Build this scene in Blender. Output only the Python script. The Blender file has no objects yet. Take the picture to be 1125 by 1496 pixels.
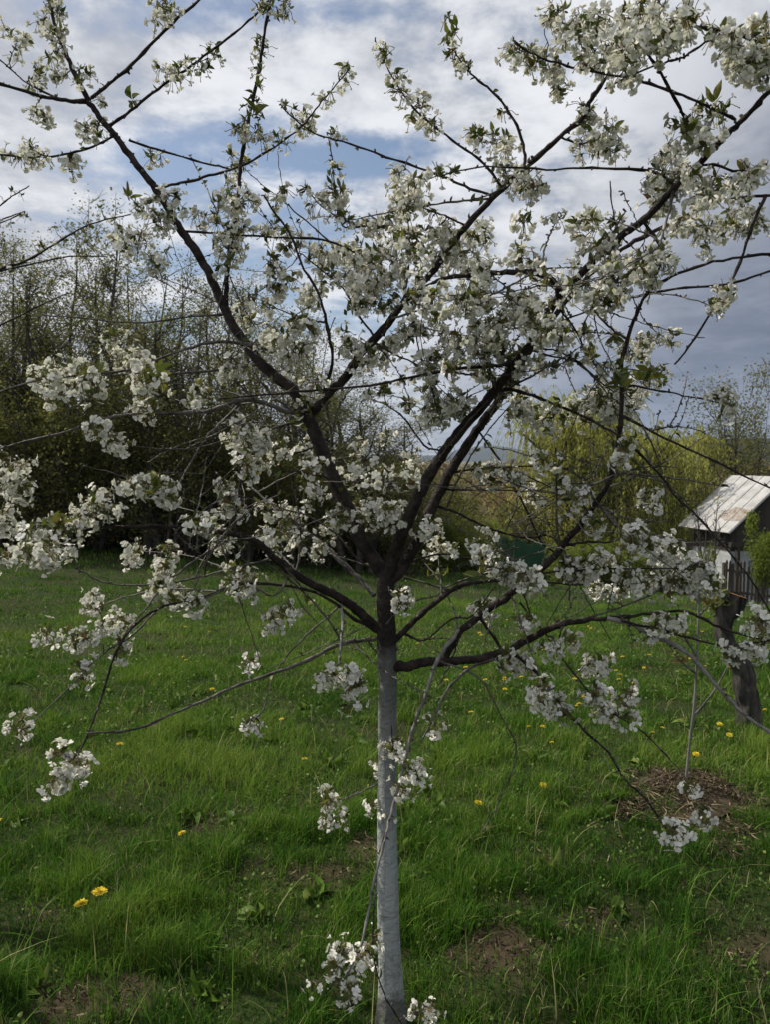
import bpy, math, random
import numpy as np
from mathutils import Vector

# ------------------------------------------------------------------ camera, world, sun
sc = bpy.context.scene
EYE = 1.6
PITCH = math.radians(4.0)
cam_d = bpy.data.cameras.new('camera')
cam = bpy.data.objects.new('camera', cam_d)
sc.collection.objects.link(cam)
cam.location = (0, 0, EYE)
cam.rotation_euler = (math.radians(90) - PITCH, 0, 0)
cam_d.sensor_fit = 'VERTICAL'
cam_d.sensor_height = 36
cam_d.lens = 26
cam_d.clip_end = 20000
cam_d.clip_start = 0.05
cam_d.dof.use_dof = True
cam_d.dof.focus_distance = 2.1
cam_d.dof.aperture_fstop = 9.0
sc.camera = cam

SUN_EL, SUN_AZ = math.radians(48), math.radians(-64)      # azimuth from +Y, negative = left
world = bpy.data.worlds.new("World")
sc.world = world
world.use_nodes = True
def build_world():
    nt = world.node_tree
    N, L = nt.nodes, nt.links
    N.clear()
    def n(t, **k):
        o = N.new(t)
        for a, b in k.items(): setattr(o, a, b)
        return o
    def math_(op, a, b=None, c=None, clamp=False):
        m = n('ShaderNodeMath', operation=op, use_clamp=clamp)
        for i, v in enumerate((a, b, c)):
            if v is None: continue
            if isinstance(v, (int, float)): m.inputs[i].default_value = v
            else: L.new(v, m.inputs[i])
        return m.outputs[0]
    def ramp(v, lo, hi):
        m = n('ShaderNodeMapRange', interpolation_type='SMOOTHSTEP')
        L.new(v, m.inputs[0]); m.inputs[1].default_value = lo; m.inputs[2].default_value = hi
        return m.outputs[0]
    def mix(f, a, b):
        m = n('ShaderNodeMix', data_type='RGBA')
        if isinstance(f, (int, float)): m.inputs[0].default_value = f
        else: L.new(f, m.inputs[0])
        for i, v in ((6, a), (7, b)):
            if isinstance(v, tuple): m.inputs[i].default_value = v + (1,)
            else: L.new(v, m.inputs[i])
        return m.outputs[2]
    out = n('ShaderNodeOutputWorld')
    sky = n('ShaderNodeTexSky', sky_type='NISHITA', sun_disc=False)
    sky.sun_elevation = SUN_EL
    sky.sun_rotation = SUN_AZ
    sky.air_density = 1.0; sky.dust_density = 1.5
    tc = n('ShaderNodeTexCoord')
    sp = n('ShaderNodeSeparateXYZ'); L.new(tc.outputs['Generated'], sp.inputs[0])
    X, Y, Z = sp.outputs
    zc = math_('ADD', math_('MAXIMUM', Z, 0.0), 0.16)
    cb = n('ShaderNodeCombineXYZ')
    L.new(math_('DIVIDE', X, zc), cb.inputs[0]); L.new(math_('DIVIDE', Y, zc), cb.inputs[1])
    def noise(scale, detail, rough, off, dist=0.0):
        mp = n('ShaderNodeMapping'); mp.inputs['Location'].default_value = off
        L.new(cb.outputs[0], mp.inputs[0])
        t = n('ShaderNodeTexNoise', normalize=True)
        t.inputs['Scale'].default_value = scale; t.inputs['Detail'].default_value = detail
        t.inputs['Roughness'].default_value = rough; t.inputs['Distortion'].default_value = dist
        L.new(mp.outputs[0], t.inputs[0])
        return t.outputs['Fac']
    big = noise(0.9, 7, 0.56, (3.1, 1.7, 0), 0.15)
    det = noise(4.6, 9, 0.62, (7.1, 4.7, 2), 0.12)
    soft = noise(0.7, 4, 0.5, (1.5, 9.2, 5))
    cov = math_('ADD', math_('MULTIPLY', big, 0.58), math_('MULTIPLY', det, 0.42))
    def spot(cx, cy, rx, ry, amt):        # an opening in the cloud sheet
        dx = math_('DIVIDE', math_('SUBTRACT', px_, cx), rx); dy = math_('DIVIDE', math_('SUBTRACT', py_, cy), ry)
        d2 = math_('ADD', math_('MULTIPLY', dx, dx), math_('MULTIPLY', dy, dy))
        return math_('MULTIPLY', math_('EXPONENT', math_('MULTIPLY', d2, -1.0)), amt)
    px_ = math_('DIVIDE', X, zc); py_ = math_('DIVIDE', Y, zc)
    for a in ((-0.42, 1.72, 0.34, 0.13, 0.115), (-0.02, 1.75, 0.30, 0.13, 0.12), (-0.12, 1.30, 0.35, 0.06, 0.12), (-0.8, 2.9, 0.7, 0.3, 0.09), (0.1, 2.9, 0.5, 0.25, 0.08), (0.42, 1.45, 0.15, 0.1, 0.08)):
        cov = math_('SUBTRACT', cov, spot(*a[:4], a[4] * 0.85))
    cover = ramp(cov, 0.34, 0.48)
    shade = ramp(math_('ADD', math_('MULTIPLY', det, 0.65), math_('MULTIPLY', soft, 0.35)), 0.36, 0.60)
    # heavy slate cloud bank low on the right, ragged with the same noise
    st = math_('ADD', math_('MULTIPLY', X, 1.45), math_('MULTIPLY', Z, -1.6))
    st = math_('ADD', st, math_('MULTIPLY', math_('SUBTRACT', soft, 0.5), 0.9))
    st = math_('ADD', st, math_('MULTIPLY', math_('SUBTRACT', det, 0.5), 0.25))
    storm = ramp(st, -0.30, 0.36)
    bright = mix(shade, (0.47, 0.49, 0.54), (0.90, 0.91, 0.94))
    dark = mix(shade, (0.10, 0.125, 0.19), (0.21, 0.235, 0.305))
    cloud = mix(storm, bright, dark)
    cover = math_('MAXIMUM', cover, math_('MULTIPLY', storm, 0.95))
    b1 = n('ShaderNodeBackground'); b1.inputs[1].default_value = 0.105
    L.new(sky.outputs[0], b1.inputs[0])
    b2 = n('ShaderNodeBackground'); b2.inputs[1].default_value = 1.0
    L.new(cloud, b2.inputs[0])
    ms = n('ShaderNodeMixShader')
    L.new(math_('MULTIPLY', cover, 0.96), ms.inputs[0]); L.new(b1.outputs[0], ms.inputs[1]); L.new(b2.outputs[0], ms.inputs[2])
    L.new(ms.outputs[0], out.inputs[0])
build_world()

sun_d = bpy.data.lights.new('sun', 'SUN')
sun_d.energy = 5.0
sun_d.angle = math.radians(0.6)
sun_d.color = (1.0, 0.93, 0.80)
sun = bpy.data.objects.new('sun', sun_d)
sc.collection.objects.link(sun)
sdir = Vector((math.sin(SUN_AZ) * math.cos(SUN_EL), math.cos(SUN_AZ) * math.cos(SUN_EL), math.sin(SUN_EL)))
sun.rotation_euler = sdir.to_track_quat('Z', 'Y').to_euler()
sc.view_settings.view_transform = 'Standard'
sc.view_settings.look = 'None'
sc.view_settings.exposure = 0.0
sc.view_settings.gamma = 1.0
sc.render.engine = 'CYCLES'
sc.cycles.max_bounces = 6
sc.cycles.diffuse_bounces = 3
sc.cycles.transmission_bounces = 4
sc.cycles.transparent_max_bounces = 4

# ------------------------------------------------------------------ maths helpers
rng = np.random.default_rng(11)
random.seed(5)
FPX = 1496 * 26 / 36
def ray(px, py):
    a = (px - 562.5) / FPX; b = (748 - py) / FPX
    c, s = math.cos(PITCH), math.sin(PITCH)
    return np.array([a, c + b * s, -s + b * c])
def at(px, py, Y):
    d = ray(px, py)
    return np.array([0, 0, EYE]) + d * (Y / d[1])
def depth_of(p):
    return p[1] * math.cos(PITCH) - (p[2] - EYE) * math.sin(PITCH)
def project(P):
    P = np.atleast_2d(P)
    c, s = math.cos(PITCH), math.sin(PITCH)
    z = P[:, 2] - EYE
    dep = P[:, 1] * c - z * s
    up = P[:, 1] * s + z * c
    return np.stack([562.5 + FPX * P[:, 0] / dep, 748 - FPX * up / dep], 1)
_tab = rng.random((256, 256))
def vnoise(x, y):
    x = np.asarray(x, float); y = np.asarray(y, float)
    xi = np.floor(x).astype(int); yi = np.floor(y).astype(int)
    fx = x - xi; fy = y - yi
    fx = fx * fx * (3 - 2 * fx); fy = fy * fy * (3 - 2 * fy)
    g = lambda a, b: _tab[a & 255, b & 255]
    return (g(xi, yi) * (1 - fx) + g(xi + 1, yi) * fx) * (1 - fy) + (g(xi, yi + 1) * (1 - fx) + g(xi + 1, yi + 1) * fx) * fy
def fbm(x, y, o=3):
    v = 0; a = 0.5; t = 0
    for i in range(o):
        v = v + a * vnoise(np.asarray(x) * 2 ** i + 17.3 * i, np.asarray(y) * 2 ** i + 5.1 * i); t += a; a *= 0.5
    return v / t
def ground_z(x, y):
    x = np.asarray(x, float); y = np.asarray(y, float)
    k = 0.08 + 0.0061 * np.clip(x, -12, 16)
    t = np.clip(y - 3, 0, 27)
    t = np.where(t < 2, t * t / 4, t - 1) * 1.04
    z = -k * t
    near = np.clip(1 - (np.hypot(x, y) - 20) / 15, 0, 1)
    z = z + near * ((fbm(x * 1.7, y * 1.7) - 0.5) * 0.07 + (fbm(x * 0.4 + 9, y * 0.4) - 0.5) * 0.10)
    far = np.clip((y - 34) / 60, 0, 1)
    return z - far * 1.0
G0 = float(ground_z(0.0, 2.0))
_gz = ground_z
def ground_z(x, y): return _gz(x, y) - G0
def hit(px, py):
    d = ray(px, py); t = 1.0
    o = np.array([0, 0, EYE])
    while t < 80:
        p = o + d * t
        if p[2] < float(ground_z(p[0], p[1])): break
        t += 0.02
    return np.array([p[0], p[1], float(ground_z(p[0], p[1]))])

# ------------------------------------------------------------------ mesh helpers
class Geo:
    """collects triangle soup with material index and an optional tint value per vertex"""
    def __init__(s): s.v = []; s.f = []; s.m = []; s.t = []; s.n = 0
    def add(s, V, F, m=0, t=None):
        V = np.asarray(V, float).reshape(-1, 3); F = np.asarray(F, int).reshape(-1, 3)
        if not len(V): return
        s.v.append(V); s.f.append(F + s.n)
        s.m.append(np.full(len(F), m) if np.isscalar(m) else np.asarray(m))
        s.t.append(np.zeros(len(V)) if t is None else (np.full(len(V), float(t)) if np.isscalar(t) else np.asarray(t, float)))
        s.n += len(V)
    def merge(s, o):
        for V, F, m, t in zip(o.v, o.f, o.m, o.t): s.v.append(V)
        base = s.n
        for F in o.f: s.f.append(F + base)
        s.m += o.m; s.t += o.t; s.n += o.n
def new_obj(name, me, parent=None, loc=(0, 0, 0)):
    o = bpy.data.objects.new(name, me)
    sc.collection.objects.link(o)
    o.location = loc
    if parent: o.parent = parent
    return o
def build(name, g, mats, parent=None, origin=(0, 0, 0), smooth=True, ploc=None):
    """origin: world position of the object's origin; ploc: world position of its parent"""
    V = np.concatenate(g.v) - np.asarray(origin, float); F = np.concatenate(g.f)
    me = bpy.data.meshes.new(name)
    me.vertices.add(len(V)); me.vertices.foreach_set('co', V.astype(np.float32).ravel())
    me.loops.add(F.size); me.loops.foreach_set('vertex_index', F.astype(np.int32).ravel())
    me.polygons.add(len(F))
    me.polygons.foreach_set('loop_start', np.arange(0, F.size, 3, dtype=np.int32))
    me.polygons.foreach_set('material_index', np.concatenate(g.m).astype(np.int32))
    me.polygons.foreach_set('use_smooth', np.full(len(F), smooth))
    t = np.concatenate(g.t)
    if t.any():
        at_ = me.attributes.new('tint', 'FLOAT', 'POINT'); at_.data.foreach_set('value', t.astype(np.float32))
    for m in (mats if isinstance(mats, (list, tuple)) else [mats]): me.materials.append(m)
    me.update(calc_edges=True); me.validate()
    pl = np.zeros(3) if ploc is None else np.asarray(ploc, float)
    return new_obj(name, me, parent, tuple(np.asarray(origin, float) - pl))
def empty(name, loc=(0, 0, 0), rz=0.0):
    o = bpy.data.objects.new(name, None); sc.collection.objects.link(o)
    o.location = tuple(loc); o.rotation_euler = (0, 0, rz); o.empty_display_size = 0.2
    return o
def tag(o, label=None, cat=None, group=None, kind=None):
    if label: o['label'] = label
    if cat: o['category'] = cat
    if group: o['group'] = group
    if kind: o['kind'] = kind
    return o
def copy_tree(o, parent=None):
    c = o.copy(); sc.collection.objects.link(c)
    if parent: c.parent = parent
    for ch in [q for q in bpy.data.objects if q.parent == o]: copy_tree(ch, c)
    return c
def tube(P, R, sides=6, cap=True, wob=None):
    P = np.asarray(P, float); n = len(P); R = np.broadcast_to(np.asarray(R, float), (n,))
    T = np.gradient(P, axis=0); T /= np.linalg.norm(T, axis=1)[:, None] + 1e-9
    a = np.array([0, 0, 1.0]) if abs(T[0, 2]) < 0.9 else np.array([1.0, 0, 0])
    U = np.zeros((n, 3)); u = np.cross(T[0], a); u /= np.linalg.norm(u)
    for i in range(n):
        u = u - T[i] * (u @ T[i]); u /= np.linalg.norm(u) + 1e-9; U[i] = u
    W = np.cross(T, U)
    ang = np.arange(sides) * 2 * math.pi / sides
    ca, sa = np.cos(ang), np.sin(ang)
    rr = R[:, None] * (np.ones((1, sides)) if wob is None else wob)
    V = P[:, None, :] + rr[..., None] * (ca[None, :, None] * U[:, None, :] + sa[None, :, None] * W[:, None, :])
    V = V.reshape(-1, 3)
    i = np.arange(n - 1)[:, None] * sides; j = np.arange(sides)[None, :]; k = (j + 1) % sides
    a0 = (i + j).ravel(); b0 = (i + k).ravel(); c0 = a0 + sides; d0 = b0 + sides
    F = np.concatenate([np.stack([a0, b0, d0], 1), np.stack([a0, d0, c0], 1)])
    if cap:
        V = np.concatenate([V, P[-1:] + T[-1:] * R[-1] * 0.6]); tip = len(V) - 1
        l = (n - 1) * sides + np.arange(sides)
        F = np.concatenate([F, np.stack([l, (n - 1) * sides + (np.arange(sides) + 1) % sides, np.full(sides, tip)], 1)])
    return V, F
def catmull(P, sub):
    P = np.asarray(P, float)
    Q = np.concatenate([2 * P[:1] - P[1:2], P, 2 * P[-1:] - P[-2:-1]])
    t = np.linspace(0, 1, sub, endpoint=False)[:, None]
    out = []
    for i in range(len(P) - 1):
        p0, p1, p2, p3 = Q[i:i + 4]
        out.append(0.5 * ((2 * p1) + (-p0 + p2) * t + (2 * p0 - 5 * p1 + 4 * p2 - p3) * t ** 2 + (-p0 + 3 * p1 - 3 * p2 + p3) * t ** 3))
    out.append(P[-1:])
    return np.concatenate(out)
def box(g, lo, hi, m=0, M=None):
    x0, y0, z0 = lo; x1, y1, z1 = hi
    V = np.array([[x0, y0, z0], [x1, y0, z0], [x1, y1, z0], [x0, y1, z0], [x0, y0, z1], [x1, y0, z1], [x1, y1, z1], [x0, y1, z1]], float)
    F = [[0, 2, 1], [0, 3, 2], [4, 5, 6], [4, 6, 7], [0, 1, 5], [0, 5, 4], [1, 2, 6], [1, 6, 5], [2, 3, 7], [2, 7, 6], [3, 0, 4], [3, 4, 7]]
    if M is not None: V = V @ M.T
    g.add(V, F, m)
def unit(a): return a / (np.linalg.norm(a, axis=-1, keepdims=True) + 1e-9)
def rand_dirs(n, r=rng):
    v = r.normal(size=(n, 3)); return unit(v)
def frames(D, r=rng):
    """random orthonormal frames whose third axis is D -> (n,3,3) rows x,y,z"""
    D = unit(D); A = rand_dirs(len(D), r)
    X = unit(np.cross(A, D)); Y = np.cross(D, X)
    return np.stack([X, Y, D], 1)
def scatter(g, TV, TF, pos, fr, scale, m=0, tint=None):
    """stamp template TV,TF at pos with frames and scales"""
    n = len(pos)
    if n == 0: return
    V = np.einsum('vk,nkj->nvj', TV, fr) * np.asarray(scale).reshape(n, 1, 1) + pos[:, None, :]
    F = TF[None] + (np.arange(n) * len(TV))[:, None, None]
    t = None if tint is None else np.repeat(tint, len(TV))
    mm = m if np.isscalar(m) else np.tile(m, n)
    g.add(V.reshape(-1, 3), F.reshape(-1, 3), mm, t)

# ------------------------------------------------------------------ materials
def mat(name, col, rough=0.8, col2=None, scale=5.0, detail=5, tr=0.0, trcol=None, bump=0.0, bscale=None, tint=None, spec=0.3, coord='Object', stretch=(1, 1, 1), extra=None, metallic=0.0, lo=0.35, hi=0.65):
    m = bpy.data.materials.new(name); m.use_nodes = True
    nt = m.node_tree; N, L = nt.nodes, nt.links
    bs = N['Principled BSDF']; out = N['Material Output']
    bs.inputs['Roughness'].default_value = rough
    bs.inputs['Specular IOR Level'].default_value = spec
    bs.inputs['Metallic'].default_value = metallic
    tc = N.new('ShaderNodeTexCoord'); mp = N.new('ShaderNodeMapping'); mp.inputs['Scale'].default_value = stretch
    L.new(tc.outputs[coord], mp.inputs[0])
    colsock = None
    def mixc(f, a, b):
        x = N.new('ShaderNodeMix'); x.data_type = 'RGBA'
        L.new(f, x.inputs[0])
        for i, v in ((6, a), (7, b)):
            if isinstance(v, tuple): x.inputs[i].default_value = v + (1,)
            else: L.new(v, x.inputs[i])
        return x.outputs[2]
    def noise(s, d=5, r=0.6):
        t = N.new('ShaderNodeTexNoise'); t.inputs['Scale'].default_value = s; t.inputs['Detail'].default_value = d; t.inputs['Roughness'].default_value = r
        L.new(mp.outputs[0], t.inputs[0]); return t.outputs['Fac']
    def rng_(v, a, b):
        r = N.new('ShaderNodeMapRange'); L.new(v, r.inputs[0]); r.inputs[1].default_value = a; r.inputs[2].default_value = b; return r.outputs[0]
    if col2 is not None: colsock = mixc(rng_(noise(scale, detail), lo, hi), col, col2)
    if tint is not None:
        a = N.new('ShaderNodeAttribute'); a.attribute_name = 'tint'
        cr = N.new('ShaderNodeValToRGB')
        el = cr.color_ramp.elements
        while len(el) < len(tint): el.new(0.5)
        for e, (p, c) in zip(el, tint): e.position = p; e.color = c + (1,)
        L.new(a.outputs['Fac'], cr.inputs[0])
        colsock = cr.outputs[0]
    if extra: colsock = extra(N, L, mp, noise, rng_, mixc, colsock, tc)
    if colsock is None:
        bs.inputs['Base Color'].default_value = col + (1,)
    else: L.new(colsock, bs.inputs['Base Color'])
    if bump:
        b = N.new('ShaderNodeBump'); b.inputs['Strength'].default_value = bump; b.inputs['Distance'].default_value = 0.02
        L.new(noise(bscale or scale * 3, 6), b.inputs['Height']); L.new(b.outputs[0], bs.inputs['Normal'])
    if tr:
        t = N.new('ShaderNodeBsdfTranslucent')
        if colsock is not None and trcol is None: L.new(colsock, t.inputs[0])
        elif trcol is not None: t.inputs[0].default_value = trcol + (1,)
        else: t.inputs[0].default_value = col + (1,)
        ms = N.new('ShaderNodeMixShader'); ms.inputs[0].default_value = tr
        L.new(bs.outputs[0], ms.inputs[1]); L.new(t.outputs[0], ms.inputs[2]); L.new(ms.outputs[0], out.inputs[0])
    return m

def trunk_extra(N, L, mp, noise, rng_, mixc, base, tc):
    sp = N.new('ShaderNodeSeparateXYZ'); L.new(tc.outputs['Object'], sp.inputs[0])
    nz = noise(14, 6, 0.65)
    def add(a, b, op='ADD'):
        m = N.new('ShaderNodeMath'); m.operation = op
        for i, v in enumerate((a, b)):
            if isinstance(v, (int, float)): m.inputs[i].default_value = v
            else: L.new(v, m.inputs[i])
        return m.outputs[0]
    z = add(sp.outputs[2], add(nz, 0.10, 'MULTIPLY'))
    top = rng_(z, 1.135, 1.095)
    bot = rng_(z, 0.135, 0.15)
    w = add(top, bot, 'MULTIPLY')
    worn = rng_(z, 0.55, 1.08)
    mp2 = N.new('ShaderNodeMapping'); mp2.inputs['Scale'].default_value = (9, 9, 55)
    L.new(tc.outputs['Object'], mp2.inputs[0])
    t = N.new('ShaderNodeTexNoise'); t.inputs['Scale'].default_value = 1.0; t.inputs['Detail'].default_value = 5
    t.inputs['Roughness'].default_value = 0.7
    L.new(mp2.outputs[0], t.inputs[0])
    flecks = rng_(t.outputs['Fac'], 0.60, 0.68)
    c1 = mixc(worn, (0.35, 0.37, 0.365), (0.125, 0.13, 0.12))
    c1 = mixc(flecks, c1, (0.13, 0.125, 0.12))
    pore = N.new('ShaderNodeTexNoise'); pore.inputs['Scale'].default_value = 160; pore.inputs['Detail'].default_value = 2
    L.new(tc.outputs['Object'], pore.inputs[0])
    pf = add(rng_(pore.outputs['Fac'], 0.56, 0.66), add(worn, 0.75, 'MULTIPLY'), 'MULTIPLY')
    c1 = mixc(pf, c1, (0.10, 0.095, 0.09))
    # greyish residue on the bare wood under the paint line at the foot
    st_ = N.new('ShaderNodeMapping'); st_.inputs['Scale'].default_value = (38, 38, 3.2); L.new(tc.outputs['Object'], st_.inputs[0])
    sn = N.new('ShaderNodeTexNoise'); sn.inputs['Scale'].default_value = 1.0; sn.inputs['Detail'].default_value = 4; L.new(st_.outputs[0], sn.inputs[0])
    c1 = mixc(add(rng_(sn.outputs['Fac'], 0.50, 0.72), 0.55, 'MULTIPLY'), c1, (0.20, 0.20, 0.185))
    mud = add(rng_(z, 0.42, 0.16), rng_(noise(30, 5, 0.7), 0.50, 0.62), 'MULTIPLY')
    c1 = mixc(add(mud, 0.6, 'MULTIPLY'), c1, (0.11, 0.095, 0.07))
    foot = rng_(z, 0.155, 0.13)
    dark = mixc(foot, base, (0.13, 0.13, 0.12))
    return mixc(w, dark, c1)
M = {}
M['trunk'] = mat('cherry_trunk_bark', (0.014, 0.011, 0.010), 0.85, (0.045, 0.037, 0.033), 9, bump=0.7, bscale=45, extra=trunk_extra, stretch=(1, 1, 1))
M['bark'] = mat('cherry_bark', (0.014, 0.010, 0.009), 0.8, (0.055, 0.043, 0.038), 30, bump=0.6, bscale=90, spec=0.2)
M['twig'] = mat('cherry_twig', (0.028, 0.021, 0.018), 0.6, (0.15, 0.135, 0.12), 22, bump=0.3, bscale=120, spec=0.35)
M['greytwig'] = mat('sunlit_cherry_twig', (0.10, 0.09, 0.085), 0.5, (0.30, 0.28, 0.27), 20, bump=0.3, bscale=120, spec=0.4)  # paler copy of the twig bark, sunlight on these branches put into the colour
M['petal'] = mat('cherry_petal', (0.84, 0.83, 0.765), 0.7, (0.90, 0.885, 0.84), 40, tr=0.32, trcol=(0.74, 0.74, 0.60), spec=0.15)
M['stamen'] = mat('stamen', (0.45, 0.36, 0.10), 0.8)
M['stalk'] = mat('flower_stalk', (0.14, 0.17, 0.05), 0.6, (0.20, 0.13, 0.06), 25, tr=0.15)
M['leaf'] = mat('young_cherry_leaf', (0.10, 0.16, 0.03), 0.5, tint=[(0, (0.040, 0.060, 0.014)), (0.45, (0.10, 0.13, 0.024)), (0.8, (0.20, 0.20, 0.040)), (1, (0.15, 0.085, 0.04))], tr=0.32, spec=0.4)
M['grass'] = mat('grass_blades', (0.06, 0.14, 0.02), 0.7, tint=[(0, (0.016, 0.052, 0.005)), (0.35, (0.042, 0.122, 0.010)), (0.7, (0.095, 0.205, 0.018)), (0.9, (0.19, 0.27, 0.04)), (1, (0.36, 0.31, 0.17))], tr=0.34, spec=0.15)
M['weed'] = mat('weed_leaves', (0.05, 0.11, 0.02), 0.5, tint=[(0, (0.035, 0.08, 0.010)), (0.6, (0.090, 0.165, 0.018)), (1, (0.22, 0.28, 0.07))], tr=0.35, spec=0.25)
M['straw'] = mat('dry_straw', (0.3, 0.24, 0.14), 0.9, tint=[(0, (0.035, 0.025, 0.015)), (0.5, (0.10, 0.075, 0.043)), (1, (0.27, 0.215, 0.13))])

def ground_extra(N, L, mp, noise, rng_, mixc, base, tc):
    sp = N.new('ShaderNodeSeparateXYZ'); L.new(tc.outputs['Object'], sp.inputs[0])
    n1 = noise(2.2, 6, 0.65); n2 = noise(0.10, 5, 0.6); n3 = noise(26, 5, 0.7)
    near = mixc(rng_(n1, 0.42, 0.70), (0.022, 0.036, 0.009), (0.034, 0.032, 0.014))
    near = mixc(rng_(n3, 0.5, 0.75), near, (0.050, 0.045, 0.022))
    a = N.new('ShaderNodeAttribute'); a.attribute_name = 'tint'
    soil = mixc(rng_(n3, 0.3, 0.7), (0.030, 0.022, 0.014), (0.075, 0.055, 0.036))
    near = mixc(a.outputs['Fac'], near, soil)
    far = mixc(rng_(n2, 0.4, 0.6), (0.16, 0.125, 0.07), (0.10, 0.10, 0.04))
    return mixc(rng_(sp.outputs[1], 26, 40), near, far)
M['ground'] = mat('meadow_soil', (0.05, 0.05, 0.02), 0.95, bump=0.5, bscale=30, extra=ground_extra, spec=0.1)

# ------------------------------------------------------------------ terrain
bare = []      # (x, y, rx, ry) bare or mulched patches on the ground
for px, py, rx, ry, st in ((320, 1200, .15, .13, .9), (800, 1262, .2, .09, .8), (740, 1395, .17, .10, 1.0), (470, 1280, .17, .09, .8), (150, 1470, .18, .10, .9),
                       (650, 1350, .12, .06, .5), (870, 1345, .13, .07, .5), (1060, 1395, .30, .08, .7), (548, 1240, .12, .12, .8), (240, 930, .3, .15, .5),
                       (920, 1440, .2, .08, .45), (395, 1270, .1, .06, .6), (1000, 1300, .16, .06, .4), (60, 1340, .12, .06, .4)):
    p = hit(px, py); bare.append((p[0], p[1], rx, ry, st))
mul = hit(1003, 1165)
bare += [(mul[0] - .08, mul[1] + 0.05, 0.17, 0.14, .85), (mul[0] + .12, mul[1] - .06, 0.16, 0.12, .85), (mul[0] + .02, mul[1] - .2, 0.12, 0.08, .6)]
def bareness(x, y):
    b = np.zeros_like(np.asarray(x, float))
    wx = x + (fbm(x * 9, y * 9) - 0.5) * 0.16; wy = y + (fbm(x * 9 + 40, y * 9) - 0.5) * 0.16
    for cx, cy, rx, ry, st in bare:
        d = ((wx - cx) / rx) ** 2 + ((wy - cy) / ry) ** 2
        b = np.maximum(b, st * np.clip(1.5 - d, 0, 1))
    return b
def terrain():
    g = Geo()
    # fine patch in front of the camera inside a coarse ring grid out to the horizon
    na = 420
    rad = np.concatenate([np.linspace(0.3, 9, 140), 9 * (26 / 9) ** (np.arange(1, 61) / 60), 26 * (5000 / 26) ** (np.arange(1, 61) / 60)])
    ang = np.arange(na) * 2 * math.pi / na
    Rr, A = np.meshgrid(rad, ang, indexing='ij')
    x = (Rr * np.sin(A)).ravel(); y = (Rr * np.cos(A)).ravel()
    b = bareness(x, y)
    V = np.stack([x, y, ground_z(x, y) - b * 0.0], 1)
    V = np.concatenate([V, [[0, 0, float(ground_z(0., 0.))]]])
    i = np.arange(len(rad) - 1)[:, None] * na; j = np.arange(na)[None, :]; k = (j + 1) % na
    a0 = (i + j).ravel(); b0 = (i + k).ravel(); c0 = a0 + na; d0 = b0 + na
    F = np.concatenate([np.stack([a0, d0, b0], 1), np.stack([a0, c0, d0], 1), np.stack([np.arange(na), (np.arange(na) + 1) % na, np.full(na, len(V) - 1)], 1)])
    g.add(V, F, 0, np.concatenate([b, [0.001]]))
    o = build('ground', g, M['ground']); o['kind'] = 'structure'
terrain()

# ------------------------------------------------------------------ the flowering cherry
PT = []       # samples of every branch built so far: x, y, z, px, py, radius
def add_pts(P, R):
    pr = project(P)
    PT.append(np.column_stack([P, pr, R]))
_cache = [0, None]
def all_pts():
    if _cache[0] != len(PT): _cache[0] = len(PT); _cache[1] = np.concatenate(PT)
    return _cache[1]
def nearest(px, py, Yd=None):
    A = all_pts()
    d = np.hypot(A[:, 3] - px, A[:, 4] - py)
    if Yd is not None: d = d + np.abs(A[:, 1] - Yd) * 120
    i = int(np.argmin(d)); return A[i], d[i]
root_loc = at(572, 1490, 1.99); root_loc[2] = float(ground_z(root_loc[0], root_loc[1]))
cherry = empty('cherry_tree', root_loc)
tag(cherry, 'young flowering cherry tree with whitewashed trunk and white blossom in the foreground', 'tree')
def limb(pts, w0, w1, dY=0.0, Y0=None, sides=7, name='branch', widths=None, matn='bark', sub=5, parent=None, ploc=None, bulge=0.08, bend=0.0):
    pts = np.asarray(pts, float)
    if Y0 is None:
        A, d = nearest(*pts[0]); Y0 = A[1]
    s = np.concatenate([[0], np.cumsum(np.hypot(*np.diff(pts, axis=0).T))]); s /= s[-1]
    Ys = Y0 + dY * s + bend * np.sin(s * math.pi)
    P = np.array([at(x, y, Y) for (x, y), Y in zip(pts, Ys)])
    W = np.interp(s, np.linspace(0, 1, len(widths)), widths) if widths else w0 + (w1 - w0) * s ** 0.8
    dep = np.array([depth_of(p) for p in P])
    R = W * dep / FPX / 2 * 0.86
    P = catmull(P, sub); R = catmull(R[:, None], sub)[:, 0]
    n = len(P)
    jit = rng.normal(size=(n, 3)) * np.minimum(R[:, None] * 0.10 + 0.0006, 0.0012)
    jit[0] = 0
    P = P + jit
    R = R * (1 + rng.normal(size=n) * np.where(R > .007, .035, bulge))
    R = np.maximum(R, 0.0009)
    kn = rng.random(n) < 0.25
    R = np.where(kn & (R < 0.006), R * 1.25, R)
    g = Geo(); V, F = tube(P, R, sides); g.add(V, F)
    add_pts(P, R)
    o = build(name, g, M[matn], parent or cherry, ploc=root_loc if ploc is None else ploc, origin=root_loc if ploc is None else ploc)
    return P, R
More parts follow.
